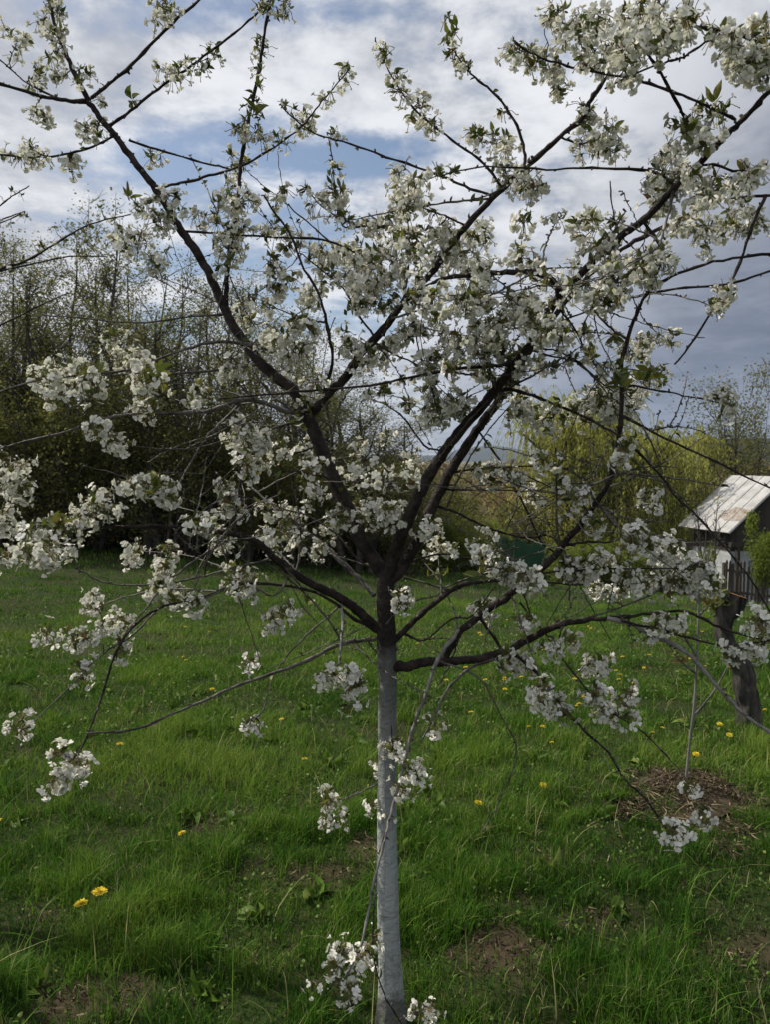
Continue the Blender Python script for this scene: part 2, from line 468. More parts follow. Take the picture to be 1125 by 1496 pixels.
# trunk: a thicker, bumpier tube
def trunk():
    cp = [(573, 1530, 50), (572, 1496, 43), (571, 1450, 38), (569, 1400, 35), (567, 1330, 33), (566, 1250, 31), (566, 1150, 29), (566, 1050, 28), (566, 985, 28), (565, 955, 29), (564, 925, 29), (563, 890, 27), (563, 855, 27), (563, 832, 24)]
    P = np.array([at(x, y, 1.99 + 0.06 * (1496 - y) / 660) for x, y, w in cp])
    R = np.array([w for *_, w in cp]) * np.array([depth_of(p) for p in P]) / FPX / 2
    P = catmull(P, 10); R = catmull(R[:, None], 10)[:, 0]
    n = len(P); sides = 20
    th = np.arange(sides) * 2 * math.pi / sides
    wob = 1 + 0.035 * np.sin(3 * th[None] + P[:, 2:3] * 6) + (vnoise(P[:, 2:3] * 22, th[None] * 2) - 0.5) * 0.09
    flare = np.clip(0.12 - P[:, 2:3], 0, 1) * 2.0
    wob = wob + flare * (0.5 + 0.5 * np.sin(5 * th[None]))
    g = Geo(); V, F = tube(P, R, sides, wob=wob); g.add(V, F); add_pts(P, R)
    build('trunk', g, M['trunk'], cherry, origin=root_loc, ploc=root_loc)
trunk()
L_ = limb
# main leaders
L_([(563, 848), (548, 820), (527, 790), (508, 745), (487, 700), (465, 645), (450, 610), (437, 580), (415, 560), (385, 535), (360, 505), (340, 475), (325, 445), (305, 400), (285, 365), (262, 335), (245, 305), (222, 270), (195, 235), (165, 195), (140, 165), (125, 140), (105, 100), (88, 60), (75, 20), (68, -40)], 0, 0, 0.22,
   widths=[26, 25, 24, 23, 22, 19, 17, 16, 15, 14, 12, 11, 10, 9, 8, 6, 4], sides=10)
L_([(563, 848), (575, 815), (590, 775), (605, 740), (625, 700), (650, 660), (675, 628), (700, 600), (725, 570), (755, 530), (770, 510), (790, 480), (812, 440), (845, 405), (880, 370), (915, 340), (940, 322), (985, 275), (1010, 250), (1045, 215), (1075, 185), (1105, 155), (1130, 130), (1200, 70)], 0, 0, -0.50,
   widths=[24, 21, 20, 18, 17, 15, 14, 13, 12, 12, 12, 11, 10, 9, 8, 7], sides=10)
L_([(568, 852), (592, 825), (610, 790), (628, 750), (652, 700), (677, 660), (702, 622), (732, 580), (765, 525), (795, 485), (830, 437), (870, 395), (920, 358), (960, 337), (1010, 312), (1060, 292), (1130, 285), (1180, 280)], 0, 0, 0.12,
   widths=[19, 20, 18, 16, 14, 11, 9, 8, 7, 6, 5, 4], sides=9)
L_([(452, 606), (480, 575), (505, 550), (530, 512), (560, 482), (594, 437), (630, 400), (660, 360), (682, 330), (720, 290), (757, 255), (797, 220), (825, 195), (850, 175), (865, 145), (885, 115), (905, 85), (925, 50), (940, 0), (950, -40)], 0, 0, -0.25,
   widths=[15, 16, 15, 12, 11, 10, 10, 9, 8, 6, 5, 4], sides=8)
L_([(550, 918), (520, 890), (490, 870), (460, 855), (425, 835), (400, 815), (375, 793), (340, 780), (300, 775), (240, 770), (180, 770), (130, 773), (85, 790)], 0, 0, -0.38,
   widths=[18, 16, 14, 13, 12, 10, 8, 7, 6, 5, 4], sides=8)
L_([(570, 972), (595, 973), (620, 968), (680, 965), (740, 952), (780, 930), (830, 910), (892, 903)], 0, 0, -0.22,
   widths=[19, 16, 14, 13, 12, 10, 8], sides=8)
L_([(888, 903), (920, 911), (960, 930), (1000, 950), (1030, 980), (1060, 1015), (1090, 1045), (1130, 1073), (1180, 1100)], 0, 0, -0.22,
   widths=[8, 7, 6, 6, 5.5, 5], sides=8, matn='greytwig')
L_([(648, 968), (672, 925), (700, 900), (737, 875), (787, 835), (817, 805), (860, 750), (893, 700), (903, 650), (908, 610), (909, 550), (915, 505), (930, 460), (950, 425), (992, 400), (1057, 380), (1125, 371), (1170, 370)], 0, 0, -0.35,
   widths=[10, 13, 13, 12, 11, 9, 9, 8, 7, 6, 5, 5, 4, 4], sides=8)
L_([(818, 440), (814, 418), (795, 402), (760, 397), (710, 399), (680, 402), (640, 410), (600, 435), (575, 460), (560, 490)], 0, 0, 0.05, widths=[13, 12, 10, 9, 8, 7, 6, 5, 4], bend=-0.06)
L_([(330, 452), (330, 410), (337, 350), (345, 310), (350, 250), (358, 200), (368, 150), (378, 100), (385, 50), (395, 0), (402, -40)], 0, 0, -0.12, widths=[9, 8, 7, 6, 6, 5, 5, 4])
L_([(573, 942), (600, 912), (640, 877), (665, 860), (700, 850), (760, 848), (830, 853), (885, 855)], 0, 0, 0.25, widths=[11, 10, 9, 7, 5, 4, 3])
L_([(546, 870), (516, 838), (482, 806), (440, 772), (400, 740), (370, 715), (345, 690)], 0, 0, 0.35, widths=[9, 9, 8, 6, 4, 3], matn='twig')
L_([(445, 602), (415, 600), (380, 587), (350, 585), (320, 595), (290, 602), (200, 605), (150, 612), (100, 630), (20, 650), (-40, 668)], 0, 0, -0.42, widths=[9, 8, 7, 6, 5, 5, 4, 4, 3], matn='twig')
SM = [ # points, w0, w1, dY, material
 ([(410, 520), (380, 507), (340, 500), (300, 502), (250, 517), (190, 540), (60, 555), (0, 572), (-50, 585)], 6, 3, -.4, 'twig'),
 ([(325, 460), (280, 462), (200, 472), (125, 465), (60, 460)], 4, 2, -.15, 'twig'),
 ([(378, 533), (300, 542), (235, 546), (165, 548)], 5, 3, -.25, 'twig'),
 ([(750, 532), (712, 535), (660, 540), (592, 552), (560, 560), (500, 567), (410, 575), (320, 583)], 6, 3, -.25, 'bark'),
 ([(127, 148), (95, 147), (60, 140), (0, 122), (-50, 108)], 7, 5, -.1, 'bark'),
 ([(130, 152), (90, 145), (45, 125), (20, 105), (0, 88), (-30, 60)], 4, 2, .1, 'bark'),
 ([(133, 143), (165, 118), (190, 95), (240, 45), (290, 0), (330, -35)], 6, 4, -.1, 'bark'),
 ([(160, 183), (190, 162), (230, 130), (280, 95), (320, 65), (372, 22), (405, -15)], 5, 3, -.15, 'bark'),
 ([(163, 200), (140, 212), (110, 222), (60, 230), (0, 226), (-30, 220)], 4, 3, -.15, 'bark'),
 ([(188, 205), (240, 222), (305, 240), (335, 246)], 4, 3, .1, 'bark'),
 ([(235, 273), (270, 266), (305, 257), (350, 243), (400, 215), (440, 185), (460, 160), (485, 130), (512, 100)], 5, 2, -.1, 'bark'),
 ([(722, 287), (680, 272), (640, 255), (562, 228), (500, 207), (460, 195), (425, 170), (408, 152)], 5, 2, 0, 'bark'),
 ([(270, 338), (330, 342), (400, 347), (470, 350), (520, 370), (560, 395)], 4, 3, -.1, 'bark'),
 ([(985, 270), (950, 250), (865, 245), (800, 248), (710, 243), (650, 255), (620, 262)], 5, 2, .1, 'bark'),
 ([(767, 245), (767, 220), (752, 175), (722, 135), (700, 118), (682, 100), (665, 75), (650, 30)], 6, 2, 0, 'bark'),
 ([(735, 275), (707, 238), (662, 205), (607, 160), (572, 110), (556, 75), (548, 60)], 5, 2, .05, 'bark'),
 ([(1075, 175), (1045, 160), (1012, 146), (972, 130), (912, 112), (842, 100), (782, 80), (750, 60)], 5, 3, .1, 'bark'),
 ([(1048, 218), (1030, 200), (1002, 172), (982, 135), (962, 100), (945, 75), (935, 40)], 7, 4, -.15, 'bark'),
 ([(1200, 95), (1170, 85), (1122, 65), (1062, 47), (1012, 38), (975, 30)], 7, 4, -.1, 'bark'),
 ([(1040, 58), (1000, 82), (977, 90), (932, 105), (885, 130)], 4, 3, .1, 'bark'),
 ([(1175, 278), (1190, 330), (1160, 380), (1122, 397), (1062, 415), (987, 422), (912, 437), (857, 455), (800, 478)], 5, 3, .0, 'bark'),
 ([(1120, 285), (1100, 330), (1077, 395), (1047, 445), (1012, 500), (987, 532)], 6, 3, -.15, 'bark'),
 ([(725, 572), (752, 570), (802, 587), (862, 613), (912, 643), (962, 690), (992, 730), (1017, 752), (1060, 800), (1100, 850), (1130, 900)], 6, 3, -.35, 'bark'),
 ([(909, 607), (962, 635), (1037, 670), (1087, 695), (1150, 725)], 5, 3, -.15, 'bark'),
 ([(909, 562), (950, 568), (1000, 578), (1060, 590)], 4, 2, 0, 'bark'),
 ([(742, 952), (760, 962), (787, 985), (822, 1030), (852, 1065), (890, 1100), (912, 1137), (942, 1165), (967, 1200), (984, 1226)], 5, 3, -.25, 'bark'),
 ([(728, 962), (690, 975), (660, 1000), (640, 1035), (615, 1085)], 5, 3, -.15, 'twig'),
 ([(672, 920), (652, 945), (637, 970), (620, 1020), (602, 1070), (590, 1120), (572, 1190), (560, 1235), (545, 1290), (530, 1370), (512, 1415), (490, 1440)], 6.5, 3, -.28, 'greytwig'),
 ([(578, 1160), (568, 1200), (556, 1240), (549, 1290), (543, 1370)], 3, 2, -.05, 'twig'),
 ([(545, 1330), (546, 1400), (560, 1450), (590, 1500)], 3, 2, -.05, 'bark'),
 ([(892, 903), (950, 897), (1000, 893), (1025, 903), (1060, 920), (1125, 937), (1160, 945)], 6, 4, -.1, 'bark'),
 ([(905, 907), (960, 918), (1000, 930), (1060, 943), (1125, 935)], 4, 3, -.2, 'bark'),
 ([(787, 838), (830, 834), (870, 832), (950, 830), (1020, 832)], 4, 2, -.1, 'bark'),
 ([(822, 797), (860, 792), (890, 792), (912, 785), (925, 775), (955, 760)], 5, 2, 0, 'bark'),
 ([(640, 740), (670, 750), (712, 770), (762, 785), (800, 782), (820, 795)], 5, 3, 0, 'bark'),
 ([(660, 690), (700, 685), (760, 682), (820, 683), (850, 700), (870, 730), (900, 770)], 4, 2, 0, 'bark'),
 ([(650, 715), (700, 716), (750, 712)], 4, 2, 0, 'bark'),
 ([(700, 630), (725, 665), (745, 700), (770, 745), (790, 790), (812, 808)], 4, 3, 0, 'bark'),
 ([(350, 590), (325, 615), (300, 640), (270, 690), (250, 730)], 5, 3, -.1, 'twig'),
 ([(445, 612), (420, 620), (340, 640), (280, 655), (230, 655), (185, 650)], 4, 2, -.2, 'twig'),
 ([(343, 780), (346, 740), (350, 700), (347, 650)], 5, 3, .1, 'bark'),
 ([(553, 932), (525, 936), (500, 940), (435, 970), (350, 1000), (280, 1030), (200, 1065), (125, 1071)], 7, 3, -.5, 'twig'),
 ([(553, 925), (520, 905), (470, 870), (425, 857), (350, 853), (295, 872), (240, 885), (200, 910), (170, 950), (150, 1010), (125, 1080), (100, 1115)], 6, 3, -.5, 'bark'),
 ([(230, 890), (190, 930), (150, 955), (100, 1005), (45, 1058)], 3, 2, -.15, 'twig'),
 ([(400, 815), (340, 830), (270, 848), (200, 855), (150, 850), (110, 830)], 4, 2, -.1, 'twig'),
 ([(330, 790), (290, 815), (250, 845), (215, 885), (180, 930), (160, 975)], 4, 2, -.12, 'twig'),
 ([(500, 880), (480, 900), (440, 935), (400, 985), (385, 1035), (365, 1056)], 3, 2, -.2, 'twig'),
 ([(497, 880), (500, 905), (498, 935), (495, 970)], 5, 4, -.12, 'greytwig'),
 ([(590, 925), (620, 935), (660, 905), (690, 900), (720, 860)], 4, 2, -.1, 'bark'),
 ([(558, 935), (575, 945), (580, 946), (560, 925), (590, 885), (640, 870)], 3, 2, -.05, 'twig'),
 ([(700, 900), (735, 950), (755, 985)], 6, 5, 0, 'bark'),
 ([(640, 965), (700, 990), (735, 1050), (755, 1090), (745, 1140), (720, 1190), (705, 1215)], 3, 2, -.1, 'twig'),
 ([(760, 880), (800, 930), (840, 985), (880, 1030), (940, 1070), (980, 1110)], 3, 2, -.2, 'bark'),
 ([(560, 848), (545, 832), (520, 815), (490, 780), (440, 750), (380, 745), (320, 750)], 4, 2, .2, 'bark'),
 ([(575, 830), (640, 810), (700, 815), (760, 800)], 4, 2, .3, 'bark'),
 ([(586, 1108), (575, 1085), (572, 1060)], 3, 2, -.04, 'twig'),
 ([(550, 1145), (520, 1160), (500, 1168), (480, 1165)], 2.5, 2, 0, 'twig'),
 ([(470, 580), (485, 530), (478, 480), (465, 430), (440, 385), (425, 345), (400, 310), (385, 285)], 6, 3, -.1, 'bark'),
 ([(545, 490), (520, 455), (500, 420), (470, 395), (440, 370)], 4, 2, .1, 'bark'),
 ([(640, 395), (620, 360), (590, 340), (540, 330), (500, 330), (490, 280), (485, 235), (480, 200)], 4, 2, 0, 'bark'),
 ([(520, 330), (480, 310), (455, 285), (445, 270)], 3, 2, 0, 'bark'),
 ([(682, 330), (650, 315), (620, 305), (590, 298)], 4, 2, 0, 'bark'),
 ([(545, 500), (580, 520), (620, 540), (640, 600)], 4, 2, -.2, 'bark'),
 ([(594, 437), (605, 470), (615, 520), (640, 560)], 4, 2, -.15, 'bark'),
 ([(812, 445), (840, 480), (860, 520), (890, 560)], 4, 2, .1, 'bark'),
 ([(770, 510), (800, 510), (840, 525), (880, 560), (900, 575)], 4, 2, .1, 'bark'),
 ([(790, 480), (760, 450), (740, 420), (715, 400)], 4, 2, 0, 'bark'),
 ([(820, 200), (850, 210), (880, 200)], 4, 2, 0, 'bark'),
 ([(905, 345), (895, 300), (892, 265)], 3, 2, 0, 'bark'),
 ([(425, 840), (400, 870), (375, 860)], 3, 2, -.15, 'twig'),
 ([(465, 650), (440, 660), (400, 665), (360, 665)], 4, 2, .1, 'bark'),
 ([(500, 730), (480, 700), (440, 690), (400, 690)], 4, 2, -.2, 'bark'),
 ([(590, 775), (560, 750), (530, 720), (510, 660)], 4, 2, .2, 'bark'),
 ([(650, 660), (620, 650), (590, 610), (560, 590), (530, 580)], 4, 2, .2, 'bark'),
 ([(860, 750), (845, 730), (800, 710), (760, 690)], 3, 2, .1, 'bark'),
 ([(1010, 250), (1040, 240), (1080, 250), (1120, 240)], 5, 3, .1, 'bark'),
 ([(940, 322), (965, 360), (960, 400), (920, 410)], 5, 3, .0, 'bark'),
]
for pts, w0, w1, dY, mt in SM:
    L_(pts, w0, w1, dY, matn=mt, sides=6)

# ---- flower, bud and leaf templates
def petal_template(open_, notch=0.06, asym=0.0):
    V = []; F = []
    prof = [(0.0, 0.05), (0.2, 0.15), (0.5, 0.35), (0.8, 0.37), (1.0, 0.17)]
    for k in range(5):
        a = k * 2 * math.pi / 5 + asym * math.sin(k * 2.3); base = len(V)
        ln = 1 + 0.08 * math.sin(k * 3.1 + asym * 7)
        for r, (t, w) in enumerate(prof):
            for c in (-1, 0, 1):
                tilt = open_ * (1 + 0.18 * math.sin(k * 1.9 + asym * 5))
                rr = t * ln * math.cos(tilt); zz = t * ln * math.sin(tilt) + 0.05 + 0.12 * math.sin(t * 3.0)
                tt = rr - (notch if (r == 4 and c == 0) else 0)
                zz += 0.07 * abs(c) * math.sin(t * 2.6) + (0.03 * math.sin(k * 5 + c * 2 + t * 6))
                lx = c * w
                V.append((tt * math.cos(a) - lx * math.sin(a), tt * math.sin(a) + lx * math.cos(a), zz))
        for r in range(4):
            for c in range(2):
                i = base + r * 3 + c
                F += [(i, i + 3, i + 4), (i, i + 4, i + 1)]
    return V, F
def flower_template(open_, asym, ns=9):
    V, F = petal_template(open_, asym=asym)
    m = [0] * len(F)
    r_ = random.Random(int(asym * 100) + 3)
    for k in range(ns):                                     # stamens with anthers
        a = r_.random() * 6.28; sp = r_.uniform(0.1, 0.45); h = r_.uniform(0.35, 0.55)
        tip = np.array((sp * math.cos(a), sp * math.sin(a), h)); d = 0.02
        b = len(V)
        V += [(0, 0, 0.05), tuple(tip + (d, 0, 0)), tuple(tip + (-d, 0, 0))]; F.append((b, b + 1, b + 2)); m.append(0)
        b = len(V); e = 0.045
        V += [tuple(tip + (e, 0, 0)), tuple(tip + (-e * .5, e, 0)), tuple(tip + (-e * .5, -e, 0)), tuple(tip + (0, 0, e * 1.6))]
        F += [(b, b + 1, b + 3), (b + 1, b + 2, b + 3), (b + 2, b, b + 3)]; m += [1] * 3
    b = len(V); V.append((0, 0, -0.22))                     # calyx cup and sepals
    for k in range(5):
        a = k * 1.2566 + 0.6; V.append((0.16 * math.cos(a), 0.16 * math.sin(a), 0.04))
    for k in range(5): F.append((b, b + 1 + k, b + 1 + (k + 1) % 5)); m.append(2)
    for k in range(5):
        a = k * 1.2566 + 0.6; s = len(V)
        V += [(0.10 * math.cos(a + .5), 0.10 * math.sin(a + .5), 0), (0.10 * math.cos(a - .5), 0.10 * math.sin(a - .5), 0), (0.32 * math.cos(a), 0.32 * math.sin(a), -0.12)]
        F.append((s, s + 1, s + 2)); m.append(2)
    return np.array(V, float), np.array(F), np.array(m)
FT = [flower_template(0.15, .2), flower_template(0.35, .7), flower_template(0.6, 1.1), flower_template(0.25, 1.7), flower_template(0.95, 2.3, 4)]
def bud_template():
    P = np.array([(0, 0, -.12), (0, 0, 0.1), (0, 0, .4), (0, 0, .7), (0, 0, .9)]); R = np.array([.06, .16, .30, .24, .08])
    V, F = tube(P, R, 6); m = np.where(np.arange(len(F)) % 1 == 0, 0, 0)
    cz = V[F].mean(1)[:, 2]; return V, F, np.where(cz < 0.16, 2, 0)
BUD = bud_template()
def leaf_template(fold=0.22, curl=0.35, n=5):
    V = []; F = []
    for i in range(n + 1):
        t = i / n; w = 0.19 * math.sin(math.pi * t ** 0.8) + (0.0 if i in (0, n) else 0.015)
        z = t * math.cos(curl * t); y = -t * math.sin(curl * t)
        for c in (-1, 0, 1): V.append((c * w, y + abs(c) * w * fold * 2 + 0.02 * math.sin(i * 2.2 + c), z))
    for i in range(n):
        for c in range(2):
            a = i * 3 + c; F += [(a, a + 3, a + 4), (a, a + 4, a + 1)]
    return np.array(V, float), np.array(F)
LT = [leaf_template(.25, .3), leaf_template(.5, .7), leaf_template(.15, -.3), leaf_template(.8, .2)]
def umbel(gf, gl, base, out, nfl, green=0.0, size=1.0, lf=1.0, r=rng):
    """one spur: flowers on stalks round its tip with a tuft of young leaves"""
    base = np.asarray(base); out = unit(np.asarray(out, float))
    n = max(1, nfl)
    D = unit(rand_dirs(n, r) * 1.0 + out * 0.35 + np.array([0, 0, -0.18]))
    Ls = r.uniform(0.012, 0.034, n) * size
    E = base + D * Ls[:, None] + np.array([0, 0, -0.003])
    for d, e, l in zip(D, E, Ls):
        mid = base + d * l * 0.5 + np.array([0, 0, 0.003])
        V, F = tube(np.array([base, mid, e]), [0.0010, 0.0008, 0.0010], 3, cap=False); gf.add(V, F, 2)
    kind = r.random(n)
    face = unit(D + rand_dirs(n, r) * 0.55)
    fr = frames(face, r)
    sc_ = r.uniform(0.0092, 0.0134, n) * size
    bud = kind < 0.10 + green * 0.6
    for k, T in enumerate(FT):
        sel = (~bud) & ((np.arange(n) * 7 + r.integers(0, 5)) % 5 == k)
        scatter(gf, T[0], T[1], E[sel], fr[sel], sc_[sel], T[2])
    scatter(gf, BUD[0], BUD[1], E[bud], fr[bud], sc_[bud] * 0.62, BUD[2])
    nl = r.poisson(2.3 * lf + green * 3.0)
    if nl:
        dl = unit(rand_dirs(nl, r) * 0.9 + out * 0.7 + np.array([0, 0, 0.35]))
        frl = frames(dl, r); T = LT[r.integers(0, 4)]
        tint = np.clip(r.normal(0.45, 0.25, nl), 0.02, 1)
        scatter(gl, T[0], T[1], base + dl * 0.002, frl, r.uniform(0.012, 0.030, nl) * size, 0, tint)

BLOBS = """20 45 20 45 4;65 20 22 25 6;95 50 22 35 5;45 115 22 18 3;50 175 22 18 3 .3;85 100 20 25 3;120 110 18 25 3 .5;150 150 10 8 1 .5;240 15 28 22 6;245 105 22 20 4;290 95 25 18 3 .6;325 72 20 12 2 .6;135 190 20 16 4;45 228 45 17 7;95 243 22 12 3;225 235 15 20 2 .4;
400 15 28 28 8 .5;385 70 12 20 3 .7;375 110 12 22 2 .8;368 150 14 18 2 1;362 195 24 25 5 .4;345 250 26 28 5 .4;345 290 35 28 9;402 208 18 20 3 .5;445 178 20 18 4 .3;478 142 12 14 1;503 112 16 18 2 .4;482 198 14 14 2 .6;420 155 10 8 1 .6;488 245 10 20 2 .7;492 280 14 18 3 .4;500 310 14 16 3 .4;452 275 10 12 1 .7;465 300 12 12 2;
210 290 18 20 3;250 300 20 16 4;230 322 20 14 3;300 320 20 16 5;190 350 28 18 7;235 375 20 18 3;340 345 28 35 10;390 335 14 14 2 .4;420 352 20 18 5;460 370 22 18 6;500 365 28 25 7;545 325 18 16 4;330 385 14 14 2;
570 85 16 20 2 .4;585 120 16 18 3 .3;612 158 22 26 5;628 188 15 12 2;655 42 12 22 3 .7;672 85 16 22 4 .6;740 170 10 12 1 .8;765 80 22 28 5 .2;800 90 16 16 3;815 115 18 28 6;810 18 20 16 3 .3;850 40 38 36 9;870 85 28 26 6;900 55 35 45 10;940 50 50 50 18;985 25 35 30 10;915 100 20 20 4;1060 60 26 34 7;1100 95 34 30 12;1115 50 20 30 5;1010 187 24 18 6 .2;1045 165 26 18 4 .6;1035 205 14 10 2;875 195 26 30 8;850 165 22 20 5;890 218 18 15 4;858 215 16 14 3;
720 212 28 22 7;745 255 28 18 6 .2;690 195 14 14 2 .4;770 272 22 22 6 .2;650 250 14 10 2 .6;600 268 24 30 8;588 300 22 22 6;560 325 16 14 3;640 330 24 20 6;665 352 36 26 12;700 340 16 16 4;760 380 12 12 2;790 388 18 14 4;858 330 18 18 4;880 360 20 18 4;900 320 10 10 2 .5;
985 240 34 28 11;965 280 30 32 11;1025 262 28 36 8;1060 300 48 44 18;1100 325 28 34 8 .2;1100 255 22 20 5;1030 345 24 16 5;950 385 32 34 12;905 405 30 30 9;880 440 22 18 5;1000 330 20 18 4;
78 545 30 24 10;65 570 16 16 4;130 560 28 22 7 .1;170 505 30 24 9;200 530 22 18 6;215 555 18 14 3;150 630 20 14 5;178 645 20 10 4;212 596 16 14 4 .3;330 530 18 16 4;290 575 18 22 4 .4;15 690 26 30 10;25 720 18 20 6 .2;8 765 16 28 6;2 815 16 16 4;60 785 40 26 12;75 810 26 18 6;45 800 18 14 4;100 765 20 18 5 .5;145 735 26 24 9;120 760 20 18 5;
200 705 28 14 8;245 722 17 16 5 .3;335 735 22 22 8;325 705 14 14 3;355 685 16 18 5;350 650 22 26 7;380 680 22 20 6;440 655 16 16 3;345 625 14 14 3;365 640 16 16 3;
360 462 18 18 5 .2;390 492 18 16 5;372 440 14 12 2;420 505 28 20 8 .2;445 475 22 18 6;410 410 18 20 5;400 385 12 14 3;455 435 20 18 5;480 405 22 16 5;550 430 38 30 16;520 400 22 20 6;510 375 20 16 5;545 375 24 18 6;530 525 22 20 6;505 500 20 18 4;
570 395 34 30 12;590 350 22 22 6;600 480 34 32 10;565 520 24 20 6;620 440 26 22 7;655 385 32 26 10;705 395 28 22 8;690 450 34 26 10;725 480 28 24 8;755 450 24 22 7;790 462 28 26 11;805 490 20 16 5;740 530 28 20 8 .3;640 595 30 22 12;670 590 20 20 7;625 575 20 16 4;700 505 28 22 8;650 505 26 26 7;620 530 20 16 4;735 565 20 16 5 .7;755 600 18 16 5;770 585 20 16 4 .4;
830 525 14 10 2 .6;800 620 24 10 3;865 600 36 20 14;900 585 26 20 10 .3;930 570 26 20 8;920 520 22 20 5;950 498 26 12 5 .2;980 495 12 10 2 .3;960 550 22 18 6 .9;900 550 14 26 3 1;820 600 20 14 4 .5;870 575 18 14 4;1057 592 20 16 5 .3;1062 435 24 18 5 .1;1040 440 10 10 2;910 665 24 16 4;800 670 12 10 3;958 725 22 15 5 .1;745 690 22 18 4 .2;715 680 18 14 4;775 720 14 12 3;760 700 14 10 2;845 740 16 26 4;865 760 12 12 2;830 700 10 10 1;
600 660 16 18 3;590 690 12 14 3;575 750 22 24 8;625 775 16 14 4;635 795 18 12 3;660 800 16 12 4 .3;700 790 12 18 3;715 815 26 20 7;745 835 26 16 6;770 845 20 12 4;720 700 10 12 1;580 870 16 13 4;590 880 10 10 1;705 885 18 14 4;770 905 14 11 3;825 940 24 13 4;800 945 12 10 1;
835 830 16 16 5;875 825 28 20 9;905 845 24 18 7;935 790 24 18 7;965 800 24 22 8;990 825 34 24 12;1030 830 22 20 6;940 850 30 16 7;900 870 22 10 4;985 855 28 14 6;1045 850 14 14 2 .3;880 860 20 10 4;
745 968 14 17 4;735 955 8 8 1 1;765 970 12 12 2;870 978 20 18 6;790 1005 16 12 3;800 1020 20 14 4;822 1040 14 10 3;865 1010 16 14 3 .2;918 1025 14 16 4;905 1050 18 10 3;880 1040 10 10 1;965 910 16 10 3;992 912 6 9 1;945 930 8 8 1;1110 908 18 18 5;1120 930 10 12 2;1072 955 16 10 3;1100 950 18 10 3;1003 1148 16 11 2 .2;1025 1185 16 8 2 .3;980 1220 18 12 3;
192 805 20 18 5;245 800 12 10 2 .3;238 838 22 20 6;262 870 22 20 5;285 885 12 12 2;135 880 16 18 5;160 905 24 18 6;115 935 28 14 5;180 910 12 14 3;70 925 12 8 1;175 950 10 12 2;120 983 14 12 3;30 1062 14 12 2;215 862 12 12 2;
355 855 28 30 9 .2;340 835 10 10 2;415 890 14 16 4;400 905 10 10 2;360 968 12 11 2;366 1057 12 9 2;480 990 15 14 4;510 992 20 18 4;525 1005 12 12 2 .3;515 1028 18 6 1;395 790 22 18 6;295 768 22 11 5;330 790 18 12 3;430 760 22 18 6;410 775 16 12 3;470 800 13 18 4;440 795 14 14 3;545 750 32 18 10;520 735 16 14 3;
470 690 18 18 3;520 695 20 22 5;450 720 22 16 5;400 750 26 18 6;370 640 18 20 5;410 660 16 16 3;520 650 14 12 2;545 700 14 16 2;500 760 18 16 4;560 640 14 14 2 .4;480 770 14 12 3;
110 1118 24 16 6;75 1140 10 7 2;90 1105 8 8 1;575 1095 24 18 5;560 1115 10 18 3;600 1130 18 20 5;585 1150 12 10 2;475 1165 14 14 3;478 1192 12 10 2;500 1192 10 5 1;500 1395 22 22 4 .2;525 1405 14 18 3;485 1415 14 14 2 .3;535 1400 10 16 2;515 1450 10 12 2;455 1442 6 10 1 .6;500 1425 20 14 2 .6;620 1480 20 14 4;568 1190 5 8 1;630 1060 10 6 1;545 1175 5 5 1;545 1370 6 6 1"""
LEAFY = """440 610 16 10 4;450 608 12 8 3;190 285 8 8 1;378 180 8 20 2;370 165 10 8 2;420 790 10 10 1;735 580 16 14 3;900 555 12 20 5;955 550 20 16 4;1040 165 22 16 5;90 770 14 22 5;230 715 8 8 2;575 835 8 6 1;700 845 8 8 1;640 845 12 10 3;1000 190 8 16 2;140 545 8 14 2;225 550 14 10 3;445 880 8 8 1;560 575 10 8 2;580 800 8 6 1;290 770 6 8 1;740 515 14 12 3;500 450 14 12 3;355 500 8 8 1;880 600 20 12 4;480 1170 10 6 2;190 150 5 9 1"""
clusters = []
TW = Geo()
def twig_to(A, tgt, g, w=1.8):
    a = A[:3]; d = tgt - a; ln = np.linalg.norm(d)
    k = 6 if ln > 0.04 else 4
    t = np.linspace(0, 1, k)[:, None]
    side = rand_dirs(1)[0] * ln * 0.12
    P = a + d * t + side * np.sin(t * math.pi) + np.array([0, 0, 1.0]) * ln * 0.10 * np.sin(t * math.pi)
    P[1:-1] += rng.normal(size=(k - 2, 3)) * ln * 0.02
    r0 = min(A[5] * 0.8, w * depth_of(a) / FPX / 2 * 1.15)
    R = np.linspace(max(r0, 0.0012), 0.0011, k) * (1 + rng.normal(size=k) * 0.12)
    V, F = tube(P, R, 4); g.add(V, F, 3)
    add_pts(P[1:], R[1:])
